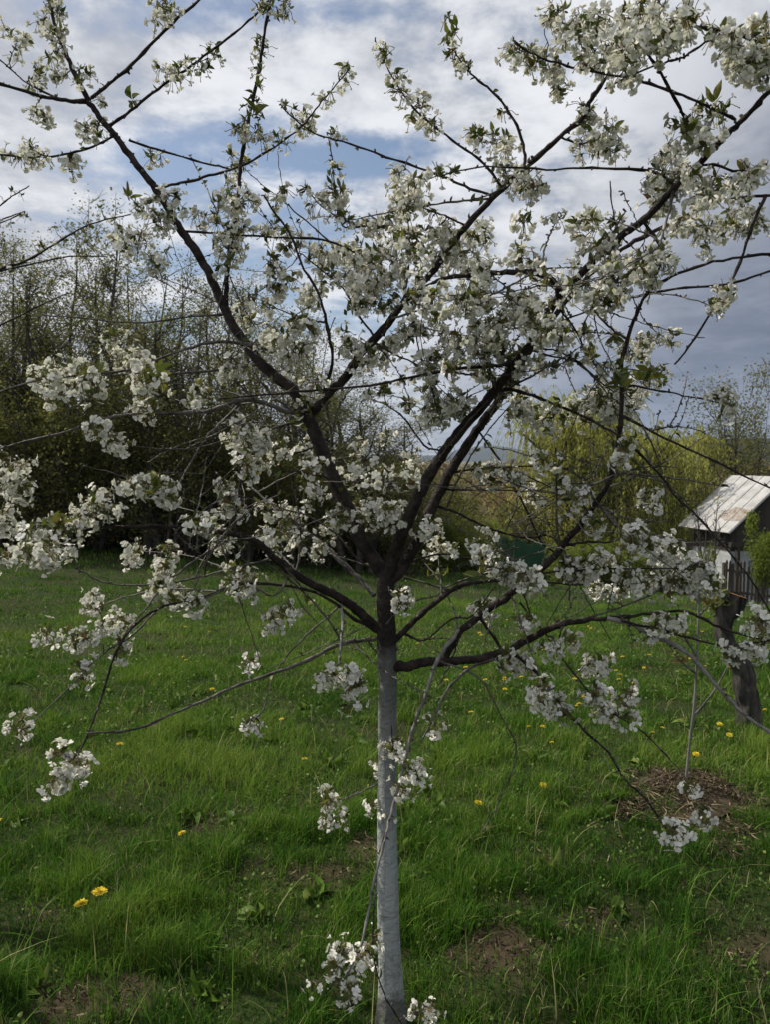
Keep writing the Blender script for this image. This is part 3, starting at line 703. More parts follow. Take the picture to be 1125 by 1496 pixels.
# fine criss-crossing side shoots on the inner crown
def shoots(n):
    for k in range(n):
        A = all_pts(); c = A[(A[:, 3] > 250) & (A[:, 3] < 1000) & (A[:, 4] > 270) & (A[:, 4] < 960) & (A[:, 5] < .011)]
        a = c[rng.integers(0, len(c))]; L = rng.uniform(50, 210) if a[4] < 640 or a[4] > 900 else rng.uniform(60, 240)
        ang = rng.uniform(-math.pi, math.pi); q = 6; t = np.linspace(0, 1, q); bend = rng.normal() * .5
        X_ = a[3] + np.cumsum(np.r_[0, np.cos(ang + bend * t[1:]) * L / (q - 1)]); Y_ = a[4] - np.cumsum(np.r_[0, np.sin(ang + bend * t[1:]) * L / (q - 1)]) * .8
        if Y_.max() > 1030 or abs(X_[-1] - 566) < 25: continue
        Yd = a[1] + np.cumsum(np.r_[0, rng.normal(size=q - 1) * .02 + rng.normal() * .035])
        P = np.array([at(x, y, Y) for x, y, Y in zip(X_, Y_, Yd)]); P = catmull(P, 4); P += rng.normal(size=P.shape) * .0009
        R = np.linspace(min(a[5] * .8, .0032), .0012, len(P)) * (1 + rng.normal(size=len(P)) * .1); V, F = tube(P, R, 4); TW.add(V, F); add_pts(P, R)
        inner = lambda x, y: 380 < x < 900 and 270 < y < 600
        if inner(X_[-1], Y_[-1]) and rng.random() < .7: blob_list.append((X_[-1], Y_[-1], 9, 8, 1 + int(rng.random() < .5), .25, False))
        if inner(X_[3], Y_[3]) and rng.random() < .5: blob_list.append((X_[3], Y_[3], 9, 8, 1, .35, False))
blob_list = []
shoots(240)
for s in BLOBS.replace('\n', '').split(';'):
    v = [float(q) for q in s.split()]
    blob_list.append((v[0], v[1], v[2], v[3], int(v[4]), v[5] if len(v) > 5 else 0.12, False))
for s in LEAFY.split(';'):
    v = [float(q) for q in s.split()]; blob_list.append((v[0], v[1], v[2], v[3], int(v[4]), 1, True))
for bx, by, rx, ry, nu, green, leafy in blob_list:
    A0, d0 = nearest(bx, by)
    gf, gl = Geo(), Geo()
    low = by > 620
    nu = nu if leafy else int(math.ceil(nu * (1.1 if low else 1.35)))
    th = rng.random(nu) * 6.283; rr = np.sqrt(rng.random(nu)) * (0.78 if low else 0.92)
    ux = bx + rx * rr * np.cos(th); uy = by + ry * rr * np.sin(th)
    Yb = A0[1] + rng.normal() * 0.04
    order = np.argsort(np.hypot(ux - A0[3], uy - A0[4]))
    for i in order:
        A, d = nearest(ux[i], uy[i], Yb)
        dep = depth_of(A[:3])
        tgt = at(ux[i], uy[i], Yb + rng.normal() * max(rx, ry) * 1.1 / FPX * 2.0)
        ln = np.linalg.norm(tgt - A[:3])
        if ln > 0.018: twig_to(A, tgt, gf)
        else: tgt = A[:3] + rand_dirs(1)[0] * A[5]
        if leafy:
            k = rng.integers(2, 5); dl = unit(rand_dirs(k) + np.array([0, 0, 0.6])); T = LT[rng.integers(0, 4)]
            scatter(gl, T[0], T[1], tgt + dl * 0.003, frames(dl), rng.uniform(0.028, 0.05, k) * min(1, Yb / 1.9), 0, np.clip(rng.normal(0.6, 0.15, k), 0.05, 0.95))
        else:
            umbel(gf, gl, tgt, tgt - A[:3] + rand_dirs(1)[0] * 0.01, int(rng.integers(7, 12) if low else rng.integers(6, 11)) if green < .5 else int(rng.integers(3, 7)), green, size=1.0 if green < .5 else .85)
    clusters.append((nu * (0 if leafy else 1) / A0[1] ** 2, gf, gl, np.array(at(bx, by, Yb))))
clusters.sort(key=lambda c: -c[0])
restf, restl = Geo(), Geo()
FM = [M['petal'], M['stamen'], M['stalk'], M['twig']]
for i, (s, gf, gl, c) in enumerate(clusters):
    if i < 98 and gf.n:
        o = build('blossom_cluster', gf, FM, cherry, origin=c, ploc=root_loc)
        if gl.n: build('leaves', gl, M['leaf'], o, origin=c, ploc=c)
    else:
        restf.merge(gf); restl.merge(gl)
tag(build('blossoms', restf, FM, cherry, origin=root_loc, ploc=root_loc), kind='stuff')
# bud spurs along all the thin wood
A = all_pts(); thin = A[(A[:, 5] < 0.010) & (A[:, 5] > 0.0011)]
sp = thin[rng.random(len(thin)) < 0.5]
dsp = unit(rand_dirs(len(sp)) + np.array([0, 0, 0.3]))
gs = Geo(); T = tube(np.array([(0, 0, -0.3), (0, 0, 0.3), (0, 0, 0.75), (0, 0, 1.0)]), [.22, .25, .3, .1], 4)
scatter(gs, T[0], T[1], sp[:, :3], frames(dsp), rng.uniform(0.003, 0.008, len(sp)) + sp[:, 5])
TW.merge(gs)
tag(build('twigs', TW, M['twig'], cherry, origin=root_loc, ploc=root_loc), kind='stuff')
sl = thin[rng.random(len(thin)) < 0.10]
dl = unit(rand_dirs(len(sl)) + np.array([0, 0, 0.6]))
scatter(restl, LT[0][0], LT[0][1], sl[:, :3], frames(dl), rng.uniform(0.010, 0.028, len(sl)), 0, np.clip(rng.normal(0.4, 0.25, len(sl)), 0.02, 1))
tag(build('young_leaves', restl, M['leaf'], cherry, origin=root_loc, ploc=root_loc), kind='stuff')

# ------------------------------------------------------------------ a second cherry reaching in from the left edge
PT = []; _cache[0] = 0
nb_loc = np.array([-2.75, 2.9, 0.0]); nb_loc[2] = float(ground_z(nb_loc[0], nb_loc[1]))
nb = empty('cherry_tree', nb_loc)
tag(nb, 'neighbouring cherry tree with small blossoms, only its branches reaching in at the upper left edge', 'tree')
def raw_branch(P, R, name, parent, ploc, mt='bark', sides=7, sub=5):
    P = catmull(P, sub); R = catmull(np.asarray(R, float)[:, None], sub)[:, 0]
    P = P + rng.normal(size=P.shape) * R[:, None] * 0.08
    g = Geo(); V, F = tube(P, R * (1 + rng.normal(size=len(R)) * .05), sides); g.add(V, F); add_pts(P, R)
    return build(name, g, M[mt], parent, origin=ploc, ploc=ploc)
raw_branch([nb_loc + (0, 0, -.05), nb_loc + (0.02, 0, .4), nb_loc + (-.02, .02, .9), nb_loc + (.03, .05, 1.3)], [.065, .055, .05, .045], 'trunk', nb, nb_loc, 'trunk', 12)
top = nb_loc + (.03, .05, 1.28)
for x, y, Y in ((-60, 415, 2.9), (-60, 350, 2.95), (-90, 480, 2.85), (-40, 560, 2.7)):
    e = at(x, y, Y); raw_branch([top, (top * .6 + e * .4) + (0, 0, .05), e], [.028, .018, .010], 'branch', nb, nb_loc)
for e in ((-3.4, 2.6, 2.9), (-3.1, 3.5, 3.1), (-2.6, 2.5, 3.0), (-3.6, 3.2, 2.4)):
    e = np.array(e); raw_branch([top, (top + e) / 2 + (.05, 0, .1), e], [.028, .018, .006], 'branch', nb, nb_loc)
for pts, w0, w1, dY in [([(-60, 415), (0, 393), (40, 380), (90, 350), (130, 328), (190, 313)], 6, 2, .3),
                        ([(-20, 400), (50, 385), (100, 375), (155, 375)], 4, 2, .2), ([(-60, 350), (0, 300), (20, 285), (42, 272)], 4, 2, .1),
                        ([(-40, 335), (10, 318), (36, 308)], 3, 2, .1), ([(-40, 490), (0, 475), (50, 450), (100, 428)], 4, 2, .1), ([(-60, 352), (-10, 330), (30, 312)], 3, 2, 0)]:
    limb(pts, w0, w1, dY, parent=nb, ploc=nb_loc, sides=5)
NB = "20 280 18 8 4 .6;30 315 14 8 3 .6;0 325 14 8 2 .5;40 382 14 8 2 .6;60 365 14 10 3 .5;95 355 16 10 4 .5;85 340 8 8 1 .4;130 332 14 6 3 .7;165 320 14 5 3 .8;150 308 4 10 1 .9;120 372 18 8 4 .6;150 368 14 8 3 .6;160 385 18 12 4 .6;20 395 16 12 3 .6;30 430 20 12 3 .8;60 400 16 10 3 .7;10 360 12 10 2 .6;35 455 18 12 3 .9;110 400 20 12 3 .8"
gf, gl = Geo(), Geo()
for s in NB.split(';'):
    v = [float(q) for q in s.split()]
    for k in range(int(v[4])):
        ux, uy = v[0] + rng.normal() * v[2] * .5, v[1] + rng.normal() * v[3] * .5
        A, d = nearest(ux, uy); tgt = at(ux, uy, A[1] + rng.normal() * .05)
        twig_to(A, tgt, gf, 1.6); umbel(gf, gl, tgt, tgt - A[:3], int(rng.integers(2, 5)), v[5], size=.8)
tag(build('blossoms', gf, FM, nb, origin=nb_loc, ploc=nb_loc), kind='stuff')
tag(build('young_leaves', gl, M['leaf'], nb, origin=nb_loc, ploc=nb_loc), kind='stuff')

# ------------------------------------------------------------------ grass, weeds, straw
def sample_wedge(n, y0, y1, k=0.64, r=rng):
    y = np.sqrt(r.random(n) * (y1 ** 2 - y0 ** 2) + y0 ** 2)
    x = (r.random(n) * 2 - 1) * (k * y + .35) + r.normal(size=n) * 0.02
    return x, y
def blades(g, x, y, h, w, lean, tint, segs, az=None, r=rng):
    n = len(x); z = ground_z(x, y) - 0.004
    az = r.random(n) * 6.283 if az is None else az
    d = np.stack([np.cos(az), np.sin(az), np.zeros(n)], 1)
    fa = az + 1.57 + r.normal(size=n) * 0.5
    sd = np.stack([np.cos(fa), np.sin(fa), np.zeros(n)], 1)
    base = np.stack([x, y, z], 1)
    vs = []
    for i in range(segs):
        s = i / segs; ww = w * (1 - s ** 1.6) * 0.5
        c = base + d * (lean * h * s * s)[:, None] + np.array([0, 0, 1.0]) * (h * (s - 0.28 * lean * s * s))[:, None]
        vs += [c - sd * ww[:, None], c + sd * ww[:, None]]
    c = base + d * (lean * h)[:, None] + np.array([0, 0, 1.0]) * (h * (1 - 0.28 * lean))[:, None]
    vs.append(c)
    k = len(vs); V = np.stack(vs, 1).reshape(-1, 3)
    F = []
    for i in range(segs - 1):
        a = 2 * i; F += [(a, a + 1, a + 3), (a, a + 3, a + 2)]
    F.append((k - 3, k - 2, k - 1))
    F = np.array(F)[None] + (np.arange(n) * k)[:, None, None]
    g.add(V, F.reshape(-1, 3), 0, np.repeat(np.clip(tint, 0.001, 1), k))
def grass():
    g = Geo()
    for y0, y1, n, segs, ws, hs in ((1.0, 3.2, 165000, 3, 1.0, .9), (3.2, 6.5, 185000, 2, 1.25, .82), (6.5, 13, 150000, 2, 2.1, .75), (13, 32, 120000, 2, 4.5, .9)):
        x, y = sample_wedge(n, y0, y1)
        tus = .5 * fbm(x * 3.3, y * 3.3) + .5 * fbm(x * 8 + 11, y * 8 + 4, 2); lush = fbm(x * .8 + 30, y * .8 + 7)
        fine = vnoise(x * 14, y * 14)
        dens = np.clip(0.55 + (tus - 0.42) * 2.4 + (lush - .5) * 0.8, 0.62, 1) * (1 - 0.85 * np.clip(bareness(x, y), 0, 1))
        keep = rng.random(n) < dens
        x, y, tus, lush, fine = x[keep], y[keep], tus[keep], lush[keep], fine[keep]; m = len(x)
        h = (0.022 + 0.105 * np.clip((tus - .40) * 3.2, 0, 1) * (0.35 + fine * .9) + 0.035 * np.clip((lush - .45) * 3, 0, 1)) * rng.uniform(.6, 1.4, m) * hs
        w = rng.uniform(0.0018, 0.0042, m) * ws
        lean = np.abs(rng.normal(0.45, 0.35, m))
        tint = 0.44 + (lush - .5) * 1.2 + (tus - .5) * .9 + (vnoise(x * 5 + 70, y * 5) - .5) * .35 + rng.normal(size=m) * 0.26
        dry = rng.random(m) < 0.03 + .08 * (fbm(x * 2 + 90, y * 2) > .60)
        tint = np.where(dry, rng.uniform(.93, 1, m), np.clip(tint, 0.001, .88))
        blades(g, x, y, h, w, lean, tint, segs)
    x, y = sample_wedge(5200, 1.0, 8); m = len(x)       # long arching blades standing out of the sward
    keep = bareness(x, y) < .5; x, y = x[keep], y[keep]; m = len(x)
    blades(g, x, y, rng.uniform(.08, .19, m), rng.uniform(.003, .0055, m), np.abs(rng.normal(.75, .35, m)), np.where(rng.random(m) < .18, .97, rng.uniform(.45, .88, m)), 5)
    tag(build('grass', g, M['grass']), kind='stuff')
grass()
def weeds():
    g = Geo()
    n = 150000; x, y = sample_wedge(n, 1.0, 11)
    pt = fbm(x * 2.1 + 50, y * 2.1 + 3)
    keep = (rng.random(n) < np.clip((pt - .40) * 5, 0.22, 1) * np.minimum(1, 3.0 / y)) & (bareness(x, y) < .75)
    x, y = x[keep], y[keep]; m = len(x)
    T = LT[0]; TVf = T[0] * np.array([1.7, 1, 1])
    d = rand_dirs(m); d[:, 2] = np.abs(d[:, 2]) * .7 + .12; d = unit(d)
    pos = np.stack([x, y, ground_z(x, y) + rng.uniform(0.0, .045, m)], 1)
    scatter(g, TVf, T[1], pos, frames(d), rng.uniform(.007, .019, m) * (1 + (y > 4) * .4), 0, np.clip(rng.normal(.45, .25, m), .01, 1))
    # rosettes of broad dandelion and dock leaves
    n = 190; x, y = sample_wedge(n, 1.2, 9)
    for xi, yi in zip(x, y):
        k = rng.integers(5, 10); az = rng.random(k) * 6.28
        d = unit(np.stack([np.cos(az), np.sin(az), rng.uniform(.25, .9, k)], 1))
        scatter(g, LT[1][0] * np.array([1, 1, 1]), LT[1][1], np.tile([xi, yi, float(ground_z(xi, yi)) + .003], (k, 1)), frames(d), rng.uniform(.05, .11, k), 0, np.clip(rng.normal(.6, .2, k), .1, 1))
    tag(build('weeds', g, M['weed']), kind='stuff')
weeds()
def straw_bits(g, cx, cy, rx, ry, n, zl=0.02, size=(.03, .10), zfun=None):
    a = rng.random(n) * 6.283; r_ = np.sqrt(rng.random(n))
    x = cx + rx * r_ * np.cos(a) + rng.normal(size=n) * .02; y = cy + ry * r_ * np.sin(a) + rng.normal(size=n) * .02
    z = ground_z(x, y) + rng.random(n) * zl + (zfun(x, y) if zfun else 0)
    d = rand_dirs(n); d[:, 2] *= .22; d = unit(d)
    L = rng.uniform(*size, n); w = rng.uniform(.0012, .0028, n)
    s = unit(np.cross(d, rand_dirs(n)))
    p0 = np.stack([x, y, z], 1); mid = p0 + d * (L * .5)[:, None] + rng.normal(size=(n, 3)) * .004; p1 = p0 + d * L[:, None]
    V = np.stack([p0 - s * w[:, None], p0 + s * w[:, None], mid - s * w[:, None], mid + s * w[:, None], p1], 1).reshape(-1, 3)
    F = np.array([(0, 1, 3), (0, 3, 2), (2, 3, 4)])[None] + (np.arange(n) * 5)[:, None, None]
    g.add(V, F.reshape(-1, 3), 0, np.repeat(rng.uniform(.02, 1, n) ** 2.2, 5))
g = Geo()
for cx, cy, rx, ry, st in bare[:-3]: straw_bits(g, cx, cy, rx * 1.1, ry * 1.1, int(420 * st * rx * ry / .03), .012, (.01, .04))
x, y = sample_wedge(2200, 1.2, 7)
for i in range(0, 2200, 20): straw_bits(g, x[i], y[i], .12, .1, 9, .03, (.03, .09))
tag(build('dry_grass', g, M['straw']), kind='stuff')
def mound(x, y): return 0.045 * np.clip(1 - ((x - mul[0]) / .27) ** 2 - ((y - mul[1]) / .29) ** 2, 0, 1) ** .7 * (.45 + 1.1 * fbm(x * 9 + 3, y * 9))
g = Geo()
nr, na = 26, 60; th = np.arange(na) * 6.2832 / na
X = [mul[0]]; Y = [mul[1]]
for i in range(1, nr):
    r_ = i / (nr - 1); X += list(mul[0] + .24 * r_ * (1 + .2 * np.sin(3 * th + 1) + .1 * np.sin(7 * th)) * np.cos(th)); Y += list(mul[1] + .25 * r_ * (1 + .2 * np.sin(2 * th) + .1 * np.sin(5 * th)) * np.sin(th))
X, Y = np.array(X), np.array(Y); Z = ground_z(X, Y) + mound(X, Y) - .012 + .006 * (Y < 1e9) - 0.006 * ((X - mul[0]) ** 2 / .0576 + (Y - mul[1]) ** 2 / .0625 > .7)
F = [(0, 1 + j, 1 + (j + 1) % na) for j in range(na)]
for i in range(nr - 2):
    for j in range(na):
        a = 1 + i * na + j; b = 1 + i * na + (j + 1) % na; F += [(a, a + na, b + na), (a, b + na, b)]
g.add(np.stack([X, Y, Z], 1), F, 0, np.clip(fbm(X * 30, Y * 30) * .35, .01, 1))
for k in range(14): straw_bits(g, mul[0] + rng.normal() * .14, mul[1] + rng.normal() * .13, rng.uniform(.06, .12), rng.uniform(.05, .10), 260, .02, (.012, .07), mound)
straw_bits(g, mul[0], mul[1], .36, .32, 600, .01, (.02, .08), mound)
o = build('straw_mulch', g, M['straw'], origin=mul); tag(o, kind='stuff')

# ------------------------------------------------------------------ dandelions
M['dand'] = mat('dandelion_yellow', (0.62, 0.45, 0.012), 0.7, (0.68, 0.54, 0.03), 200, tr=.2)
M['dstem'] = mat('dandelion_stem', (0.14, 0.17, 0.06), 0.6)
def dandelion():
    e = empty('dandelion')
    g = Geo(); V, F = tube([(0, 0, 0), (.004, .002, .04), (.002, 0, .085)], [.0022, .002, .002], 5); g.add(V, F)
    V, F = tube([(.002, 0, .083), (.002, 0, .088), (.002, 0, .094)], [.003, .006, .008], 8); g.add(V, F)
    build('stem', g, M['dstem'], e)
    g = Geo(); r_ = np.random.default_rng(3)
    for ring, (cnt, ln, el) in enumerate(((26, .019, .12), (22, .016, .45), (16, .011, .85), (9, .007, 1.2))):
        for k in range(cnt):
            a = k * 6.283 / cnt + ring * .3 + r_.normal() * .05; l = ln * r_.uniform(.85, 1.1); ee = el + r_.normal() * .08
            d = np.array([math.cos(a) * math.cos(ee), math.sin(a) * math.cos(ee), math.sin(ee)]); s = np.array([-math.sin(a), math.cos(a), 0]) * .0015
            b = np.array([.002, 0, .094]); p = b + d * l
            g.add([b - s * .5, b + s * .5, p - s, p + s], [(0, 1, 3), (0, 3, 2)])
    build('flower_head', g, M['dand'], e)
    return e
d0 = dandelion()
spots = [(145, 1343, 'tall yellow dandelion in the left foreground grass, right one of the pair', 1.35), (128, 1352, 'yellow dandelion in the left foreground grass, left one of the pair', 1.2), (3, 1222, 'yellow dandelion at the left edge of the lawn', 1.1),
         (697, 1184, 'yellow dandelion alone in the grass right of the whitewashed trunk', 1.0), (1064, 1082, 'yellow dandelion just below the old stump', 1.0), (1052, 1062, 'yellow dandelion left of the foot of the old stump', 1.0)]
r2 = random.Random(8)
grp = [(270, 969), (275, 975), (303, 930), (268, 920), (310, 1018), (412, 1060), (1120, 1045), (703, 915), (712, 905), (1066, 990), (903, 1003), (1018, 1118), (940, 985), (845, 1045), (650, 1010), (765, 998), (737, 1000), (905, 996), (443, 1125), (170, 1110), (270, 1245), (560, 1300), (790, 1160)]
while len(grp) < 66:
    x, y = r2.triangular(560, 1120, 980), r2.triangular(882, 1120, 930)
    grp.append((x, y))
for i, q in enumerate(spots + grp):
    p = hit(q[0], q[1] + (10 if i < 6 else 3)); o = d0 if i == 0 else copy_tree(d0)
    o.location = tuple(p); o.rotation_euler = (r2.uniform(-.25, .25), r2.uniform(-.25, .25), r2.random() * 6.28)
    s = (q[3] if len(q) > 2 else r2.uniform(.7, 1.05)) * (1.0 if q[1] > 1040 else 1.1); o.scale = (s, s, s * (r2.uniform(.6, 1.0) if i > 1 else .9))
    if len(q) > 2: tag(o, q[2], 'dandelion')
    else: tag(o, 'small yellow dandelion dotting the lawn around the cherry tree', 'dandelion', 'dandelions scattered over the lawn')

# ------------------------------------------------------------------ old pruned stump and the staked sapling
M['oldbark'] = mat('old_rough_bark', (0.010, 0.009, 0.008), 0.95, (0.085, 0.076, 0.068), 24, bump=1.0, bscale=22, stretch=(1, 1, .25))
M['cut'] = mat('cut_wood', (0.36, 0.17, 0.07), 0.9, (0.26, 0.11, 0.045), 20, bump=.3)
M['sap'] = mat('sapling_bark', (0.22, 0.205, 0.19), 0.7, (0.10, 0.09, 0.08), 30, bump=.2, stretch=(1, 1, .3))
sl_ = hit(1092, 1068); YS = sl_[1]
stump = empty('old_stump', sl_); tag(stump, 'old dark crooked tree stump sawn off at chest height, near the right edge', 'stump')
def stump_build():
    cp = [(1096, 1080, 46), (1094, 1060, 36), (1095, 1030, 33), (1089, 1000, 34), (1084, 975, 30), (1068, 950, 27), (1058, 922, 23), (1060, 900, 25), (1071, 886, 29), (1077, 870, 27)]
    P = catmull([at(x, y, YS) for x, y, w in cp], 8); R = catmull(np.array([[w * 1.0] for *_, w in cp]), 8)[:, 0] * YS / FPX / 2
    sides = 22; th = np.arange(sides) * 6.2832 / sides
    wob = 1 + (vnoise(P[:, 2:3] * 9 + 3, th[None] * 1.9) - .5) * .42 + (vnoise(P[:, 2:3] * 30, th[None] * 4) - .5) * .16
    g = Geo(); V, F = tube(P, R, sides, cap=False, wob=wob); g.add(V, F)
    build('trunk', g, M['oldbark'], stump, origin=sl_, ploc=sl_)
    top = V[-sides:]; c = top.mean(0) + (0, 0, .004)
    g = Geo(); g.add(np.concatenate([top + (0, 0, .003), [c]]), [(i, (i + 1) % sides, sides) for i in range(sides)])
    build('cut_face', g, M['cut'], stump, origin=sl_, ploc=sl_, smooth=False)
    g = Geo()
    V, F = tube(catmull([at(1064, 925, YS - .03), at(1053, 905, YS - .05), at(1052, 885, YS - .04), at(1058, 872, YS)], 5), np.linspace(.028, .014, 16), 9); g.add(V, F)
    build('limb', g, M['oldbark'], stump, origin=sl_, ploc=sl_)
    gl = Geo(); gt = Geo()
    for k in range(16):
        a = at(1055 + rng.normal() * 8, 885 + rng.normal() * 8, YS - .03 + rng.normal() * .03); b = a + np.array([rng.normal() * .06, rng.normal() * .05, rng.uniform(.03, .13)])
        V, F = tube([a, (a + b) / 2 + rng.normal(size=3) * .01, b], [.003, .0025, .0015], 4); gt.add(V, F)
        kk = 7; t = rng.random(kk)[:, None]; pos = a + (b - a) * t; d = unit(rand_dirs(kk) + (0, 0, .4))
        scatter(gl, LT[k % 4][0], LT[k % 4][1], pos, frames(d), rng.uniform(.03, .07, kk), 0, np.clip(rng.normal(.5, .2, kk), .05, .9))
    build('sprouts', gt, M['twig'], stump, origin=sl_, ploc=sl_); build('leaves', gl, M['leaf'], stump, origin=sl_, ploc=sl_)
stump_build()
def sapling():
    YM = mul[1]; loc = np.array([at(1003, 1150, YM)[0], YM, float(ground_z(mul[0], YM))])
    s = empty('sapling', loc); tag(s, 'slender pale fruit tree sapling rising from a patch of straw mulch', 'tree')
    P = catmull([at(1002, 1160, YM), at(1003, 1140, YM), at(1009, 1080, YM), at(1015, 1030, YM), (at(1019, 960, YM)), at(1021, 900, YM), at(1022, 850, YM), at(1020, 800, YM)], 5)
    R = np.interp(np.linspace(0, 1, len(P)), [0, .2, .5, .8, 1], [5, 4.5, 4, 3, 1.6]) * YM / FPX / 2
    g = Geo(); V, F = tube(P, R, 8); g.add(V, F); build('trunk', g, M['sap'], s, origin=loc, ploc=loc)
    gl = Geo()
    for pts in (((1013, 1048), (1040, 1015), (1058, 985), (1066, 965)), ((1019, 960), (1000, 930), (985, 905)), ((1021, 900), (1040, 880), (1052, 862)), ((1021, 880), (1005, 860), (998, 840)), ((1022, 850), (1034, 835), (1042, 815)), ((1018, 985), (990, 960), (972, 930))):
        Pb = catmull([at(x, y, YM + .02 * i) for i, (x, y) in enumerate(pts)], 4)
        g = Geo(); V, F = tube(Pb, np.linspace(.006, .002, len(Pb)), 5); g.add(V, F); build('branch', g, M['twig'], s, origin=loc, ploc=loc)
        if pts[0][1] < 1000:
            kk = 26; pos = Pb[rng.integers(3, len(Pb), kk)]; d = unit(rand_dirs(kk) + (0, 0, .3))
            scatter(gl, LT[0][0], LT[0][1], pos, frames(d), rng.uniform(.02, .05, kk), 0, np.clip(rng.normal(.7, .22, kk), .1, 1))
    build('leaves', gl, M['leaf'], s, origin=loc, ploc=loc)
sapling()

# ------------------------------------------------------------------ background trees
M['bgbark'] = mat('grey_brown_bark', (0.045, 0.038, 0.032), 0.9, (0.10, 0.088, 0.075), 4)
def lmat(n, a, b, c, tr=.35): return mat(n, b, .6, tint=[(0, a), (.5, b), (1, c)], tr=tr, spec=.25)
M['olive'] = lmat('olive_spring_leaves', (0.08, 0.095, 0.025), (0.15, 0.155, 0.045), (0.24, 0.23, 0.085), .5)
M['shrub'] = lmat('shrub_leaves', (0.08, 0.095, 0.022), (0.17, 0.175, 0.048), (0.27, 0.25, 0.08), .55)
M['willow'] = lmat('willow_leaves', (0.28, 0.31, 0.06), (0.46, 0.48, 0.11), (0.62, 0.60, 0.18), .55)
M['bright'] = lmat('fresh_green_leaves', (0.09, 0.13, 0.018), (0.17, 0.22, 0.03), (0.28, 0.32, 0.055), .45)
M['reddish'] = lmat('budding_brown_twigs', (0.11, 0.08, 0.035), (0.18, 0.13, 0.055), (0.26, 0.20, 0.08))
LQ = (np.array([(0, 0, 0), (.3, .04, .5), (0, 0, 1), (-.3, .04, .5)], float), np.array([(0, 1, 2), (0, 2, 3)]))
def gen_tree(seed, H, r0, stems=1, nbr=26, blen=.28, up=1.1, start=.25, lf=3000, lsize=.07, spread=.25, lean=.06, sub=6, twl=.35, topf=1.0):
    r = np.random.default_rng(seed); gw, gl = Geo(), Geo(); tips = []
    for s in range(stems):
        a = r.random() * 6.28; ln = lean * (1 if stems == 1 else r.uniform(.5, 2.0)); h = H * (1 if s == 0 else r.uniform(.65, 1.0))
        k = 7; t = np.linspace(0, 1, k)
        P = np.stack([np.cos(a) * ln * h * t ** 1.3, np.sin(a) * ln * h * t ** 1.3, h * t], 1) + np.cumsum(r.normal(size=(k, 3)) * h * .008, 0) * (t[:, None] > 0)
        if stems > 1: P[:, :2] += np.array([math.cos(a), math.sin(a)]) * .12
        P = catmull(P, 3); R = r0 * (1 - np.linspace(0, 1, len(P))) ** .8 + .008
        if stems > 1: R = R * .7
        V, F = tube(P, R, 6); gw.add(V, F)
        for b in range(max(4, nbr // stems)):
            u = start + (1 - start) * (b + r.random()) / max(4, nbr // stems); u = min(u, .97); i = int(u * (len(P) - 1))
            p = P[i]; az = r.random() * 6.28; L = H * blen * (1.15 - topf * u) * r.uniform(.6, 1.2)
            d = unit(np.array([math.cos(az), math.sin(az), up * r.uniform(.6, 1.4)]))
            Q = [p]; dd = d.copy()
            for q in range(4): dd = unit(dd + r.normal(size=3) * .16 + (0, 0, .08 * up)); Q.append(Q[-1] + dd * L / 4)
            Q = np.array(Q); V, F = tube(Q, np.linspace(max(R[i] * .5, .008), .006, 5), 4, cap=False); gw.add(V, F)
            for q in range(sub):
                j = r.integers(1, 5); st = Q[j]; d2 = unit(dd + rand_dirs(1, r)[0] * .9); l2 = L * twl * r.uniform(.5, 1.2)
                e = st + d2 * l2; V, F = tube(np.array([st, (st + e) / 2 + r.normal(size=3) * l2 * .06, e]), [.006, .005, .003], 3, cap=False); gw.add(V, F)
                m = 4; tt = r.random((m, 1)); tips.append(st + (e - st) * tt)
            tips.append(Q[1:])
    T = np.concatenate(tips)
    pick = T[r.integers(0, len(T), lf)] + r.normal(size=(lf, 3)) * spread * .25
    cl = np.clip(.5 + r.normal(size=lf) * .22, .01, 1)
    scatter(gl, LQ[0], LQ[1], pick, frames(rand_dirs(lf, r), r), r.uniform(.6, 1.3, lf) * lsize, 0, cl)
    return gw, gl
def tree_obj(name, gw, gl, lm, label, cat, group=None, crown='crown'):
    e = empty(name); build('trunk', gw, M['bgbark'], e); build(crown, gl, lm, e)
    return tag(e, label, cat, group)
def place(proto, spots, first=True):
    """spots: px, Y, scale (x,y), height scale"""
    for i, (px, Y, s, hs) in enumerate(spots):
        o = proto if (i == 0 and first) else copy_tree(proto)
        x = (px - 562.5) / FPX * Y; o.location = (x, Y, float(ground_z(x, Y)) - .05); o.rotation_euler = (0, 0, r2.random() * 6.28); o.scale = (s, s, hs)
BELT = 'young slender tree with thin upright stems and sparse new leaves in the left belt'
GB = 'thin young trees of the wooded belt at the left'
pro = [tree_obj('young_tree', *gen_tree(20 + i, 7.7, .085, stems=(1, 1, 2, 3)[i], nbr=(28, 30, 36, 38)[i], blen=.34, up=1.4, start=.15, lf=4800, lsize=.062, spread=.6, topf=.75, sub=11), M['olive'], BELT, 'tree', GB) for i in range(4)]
bel = []
for k in range(34):
    px = -120 + 21 * k + r2.uniform(-12, 12); Y = r2.uniform(16.5, 23)
    hh = 1.0 if px < 260 else (.92 if px < 400 else .74 if px < 520 else .66)
    if px > 640: continue
    bel.append((px, Y, r2.uniform(1.0, 1.4), hh * r2.uniform(.82, 1.08) * Y / 21))
for i in range(4): place(pro[i], bel[i::4])
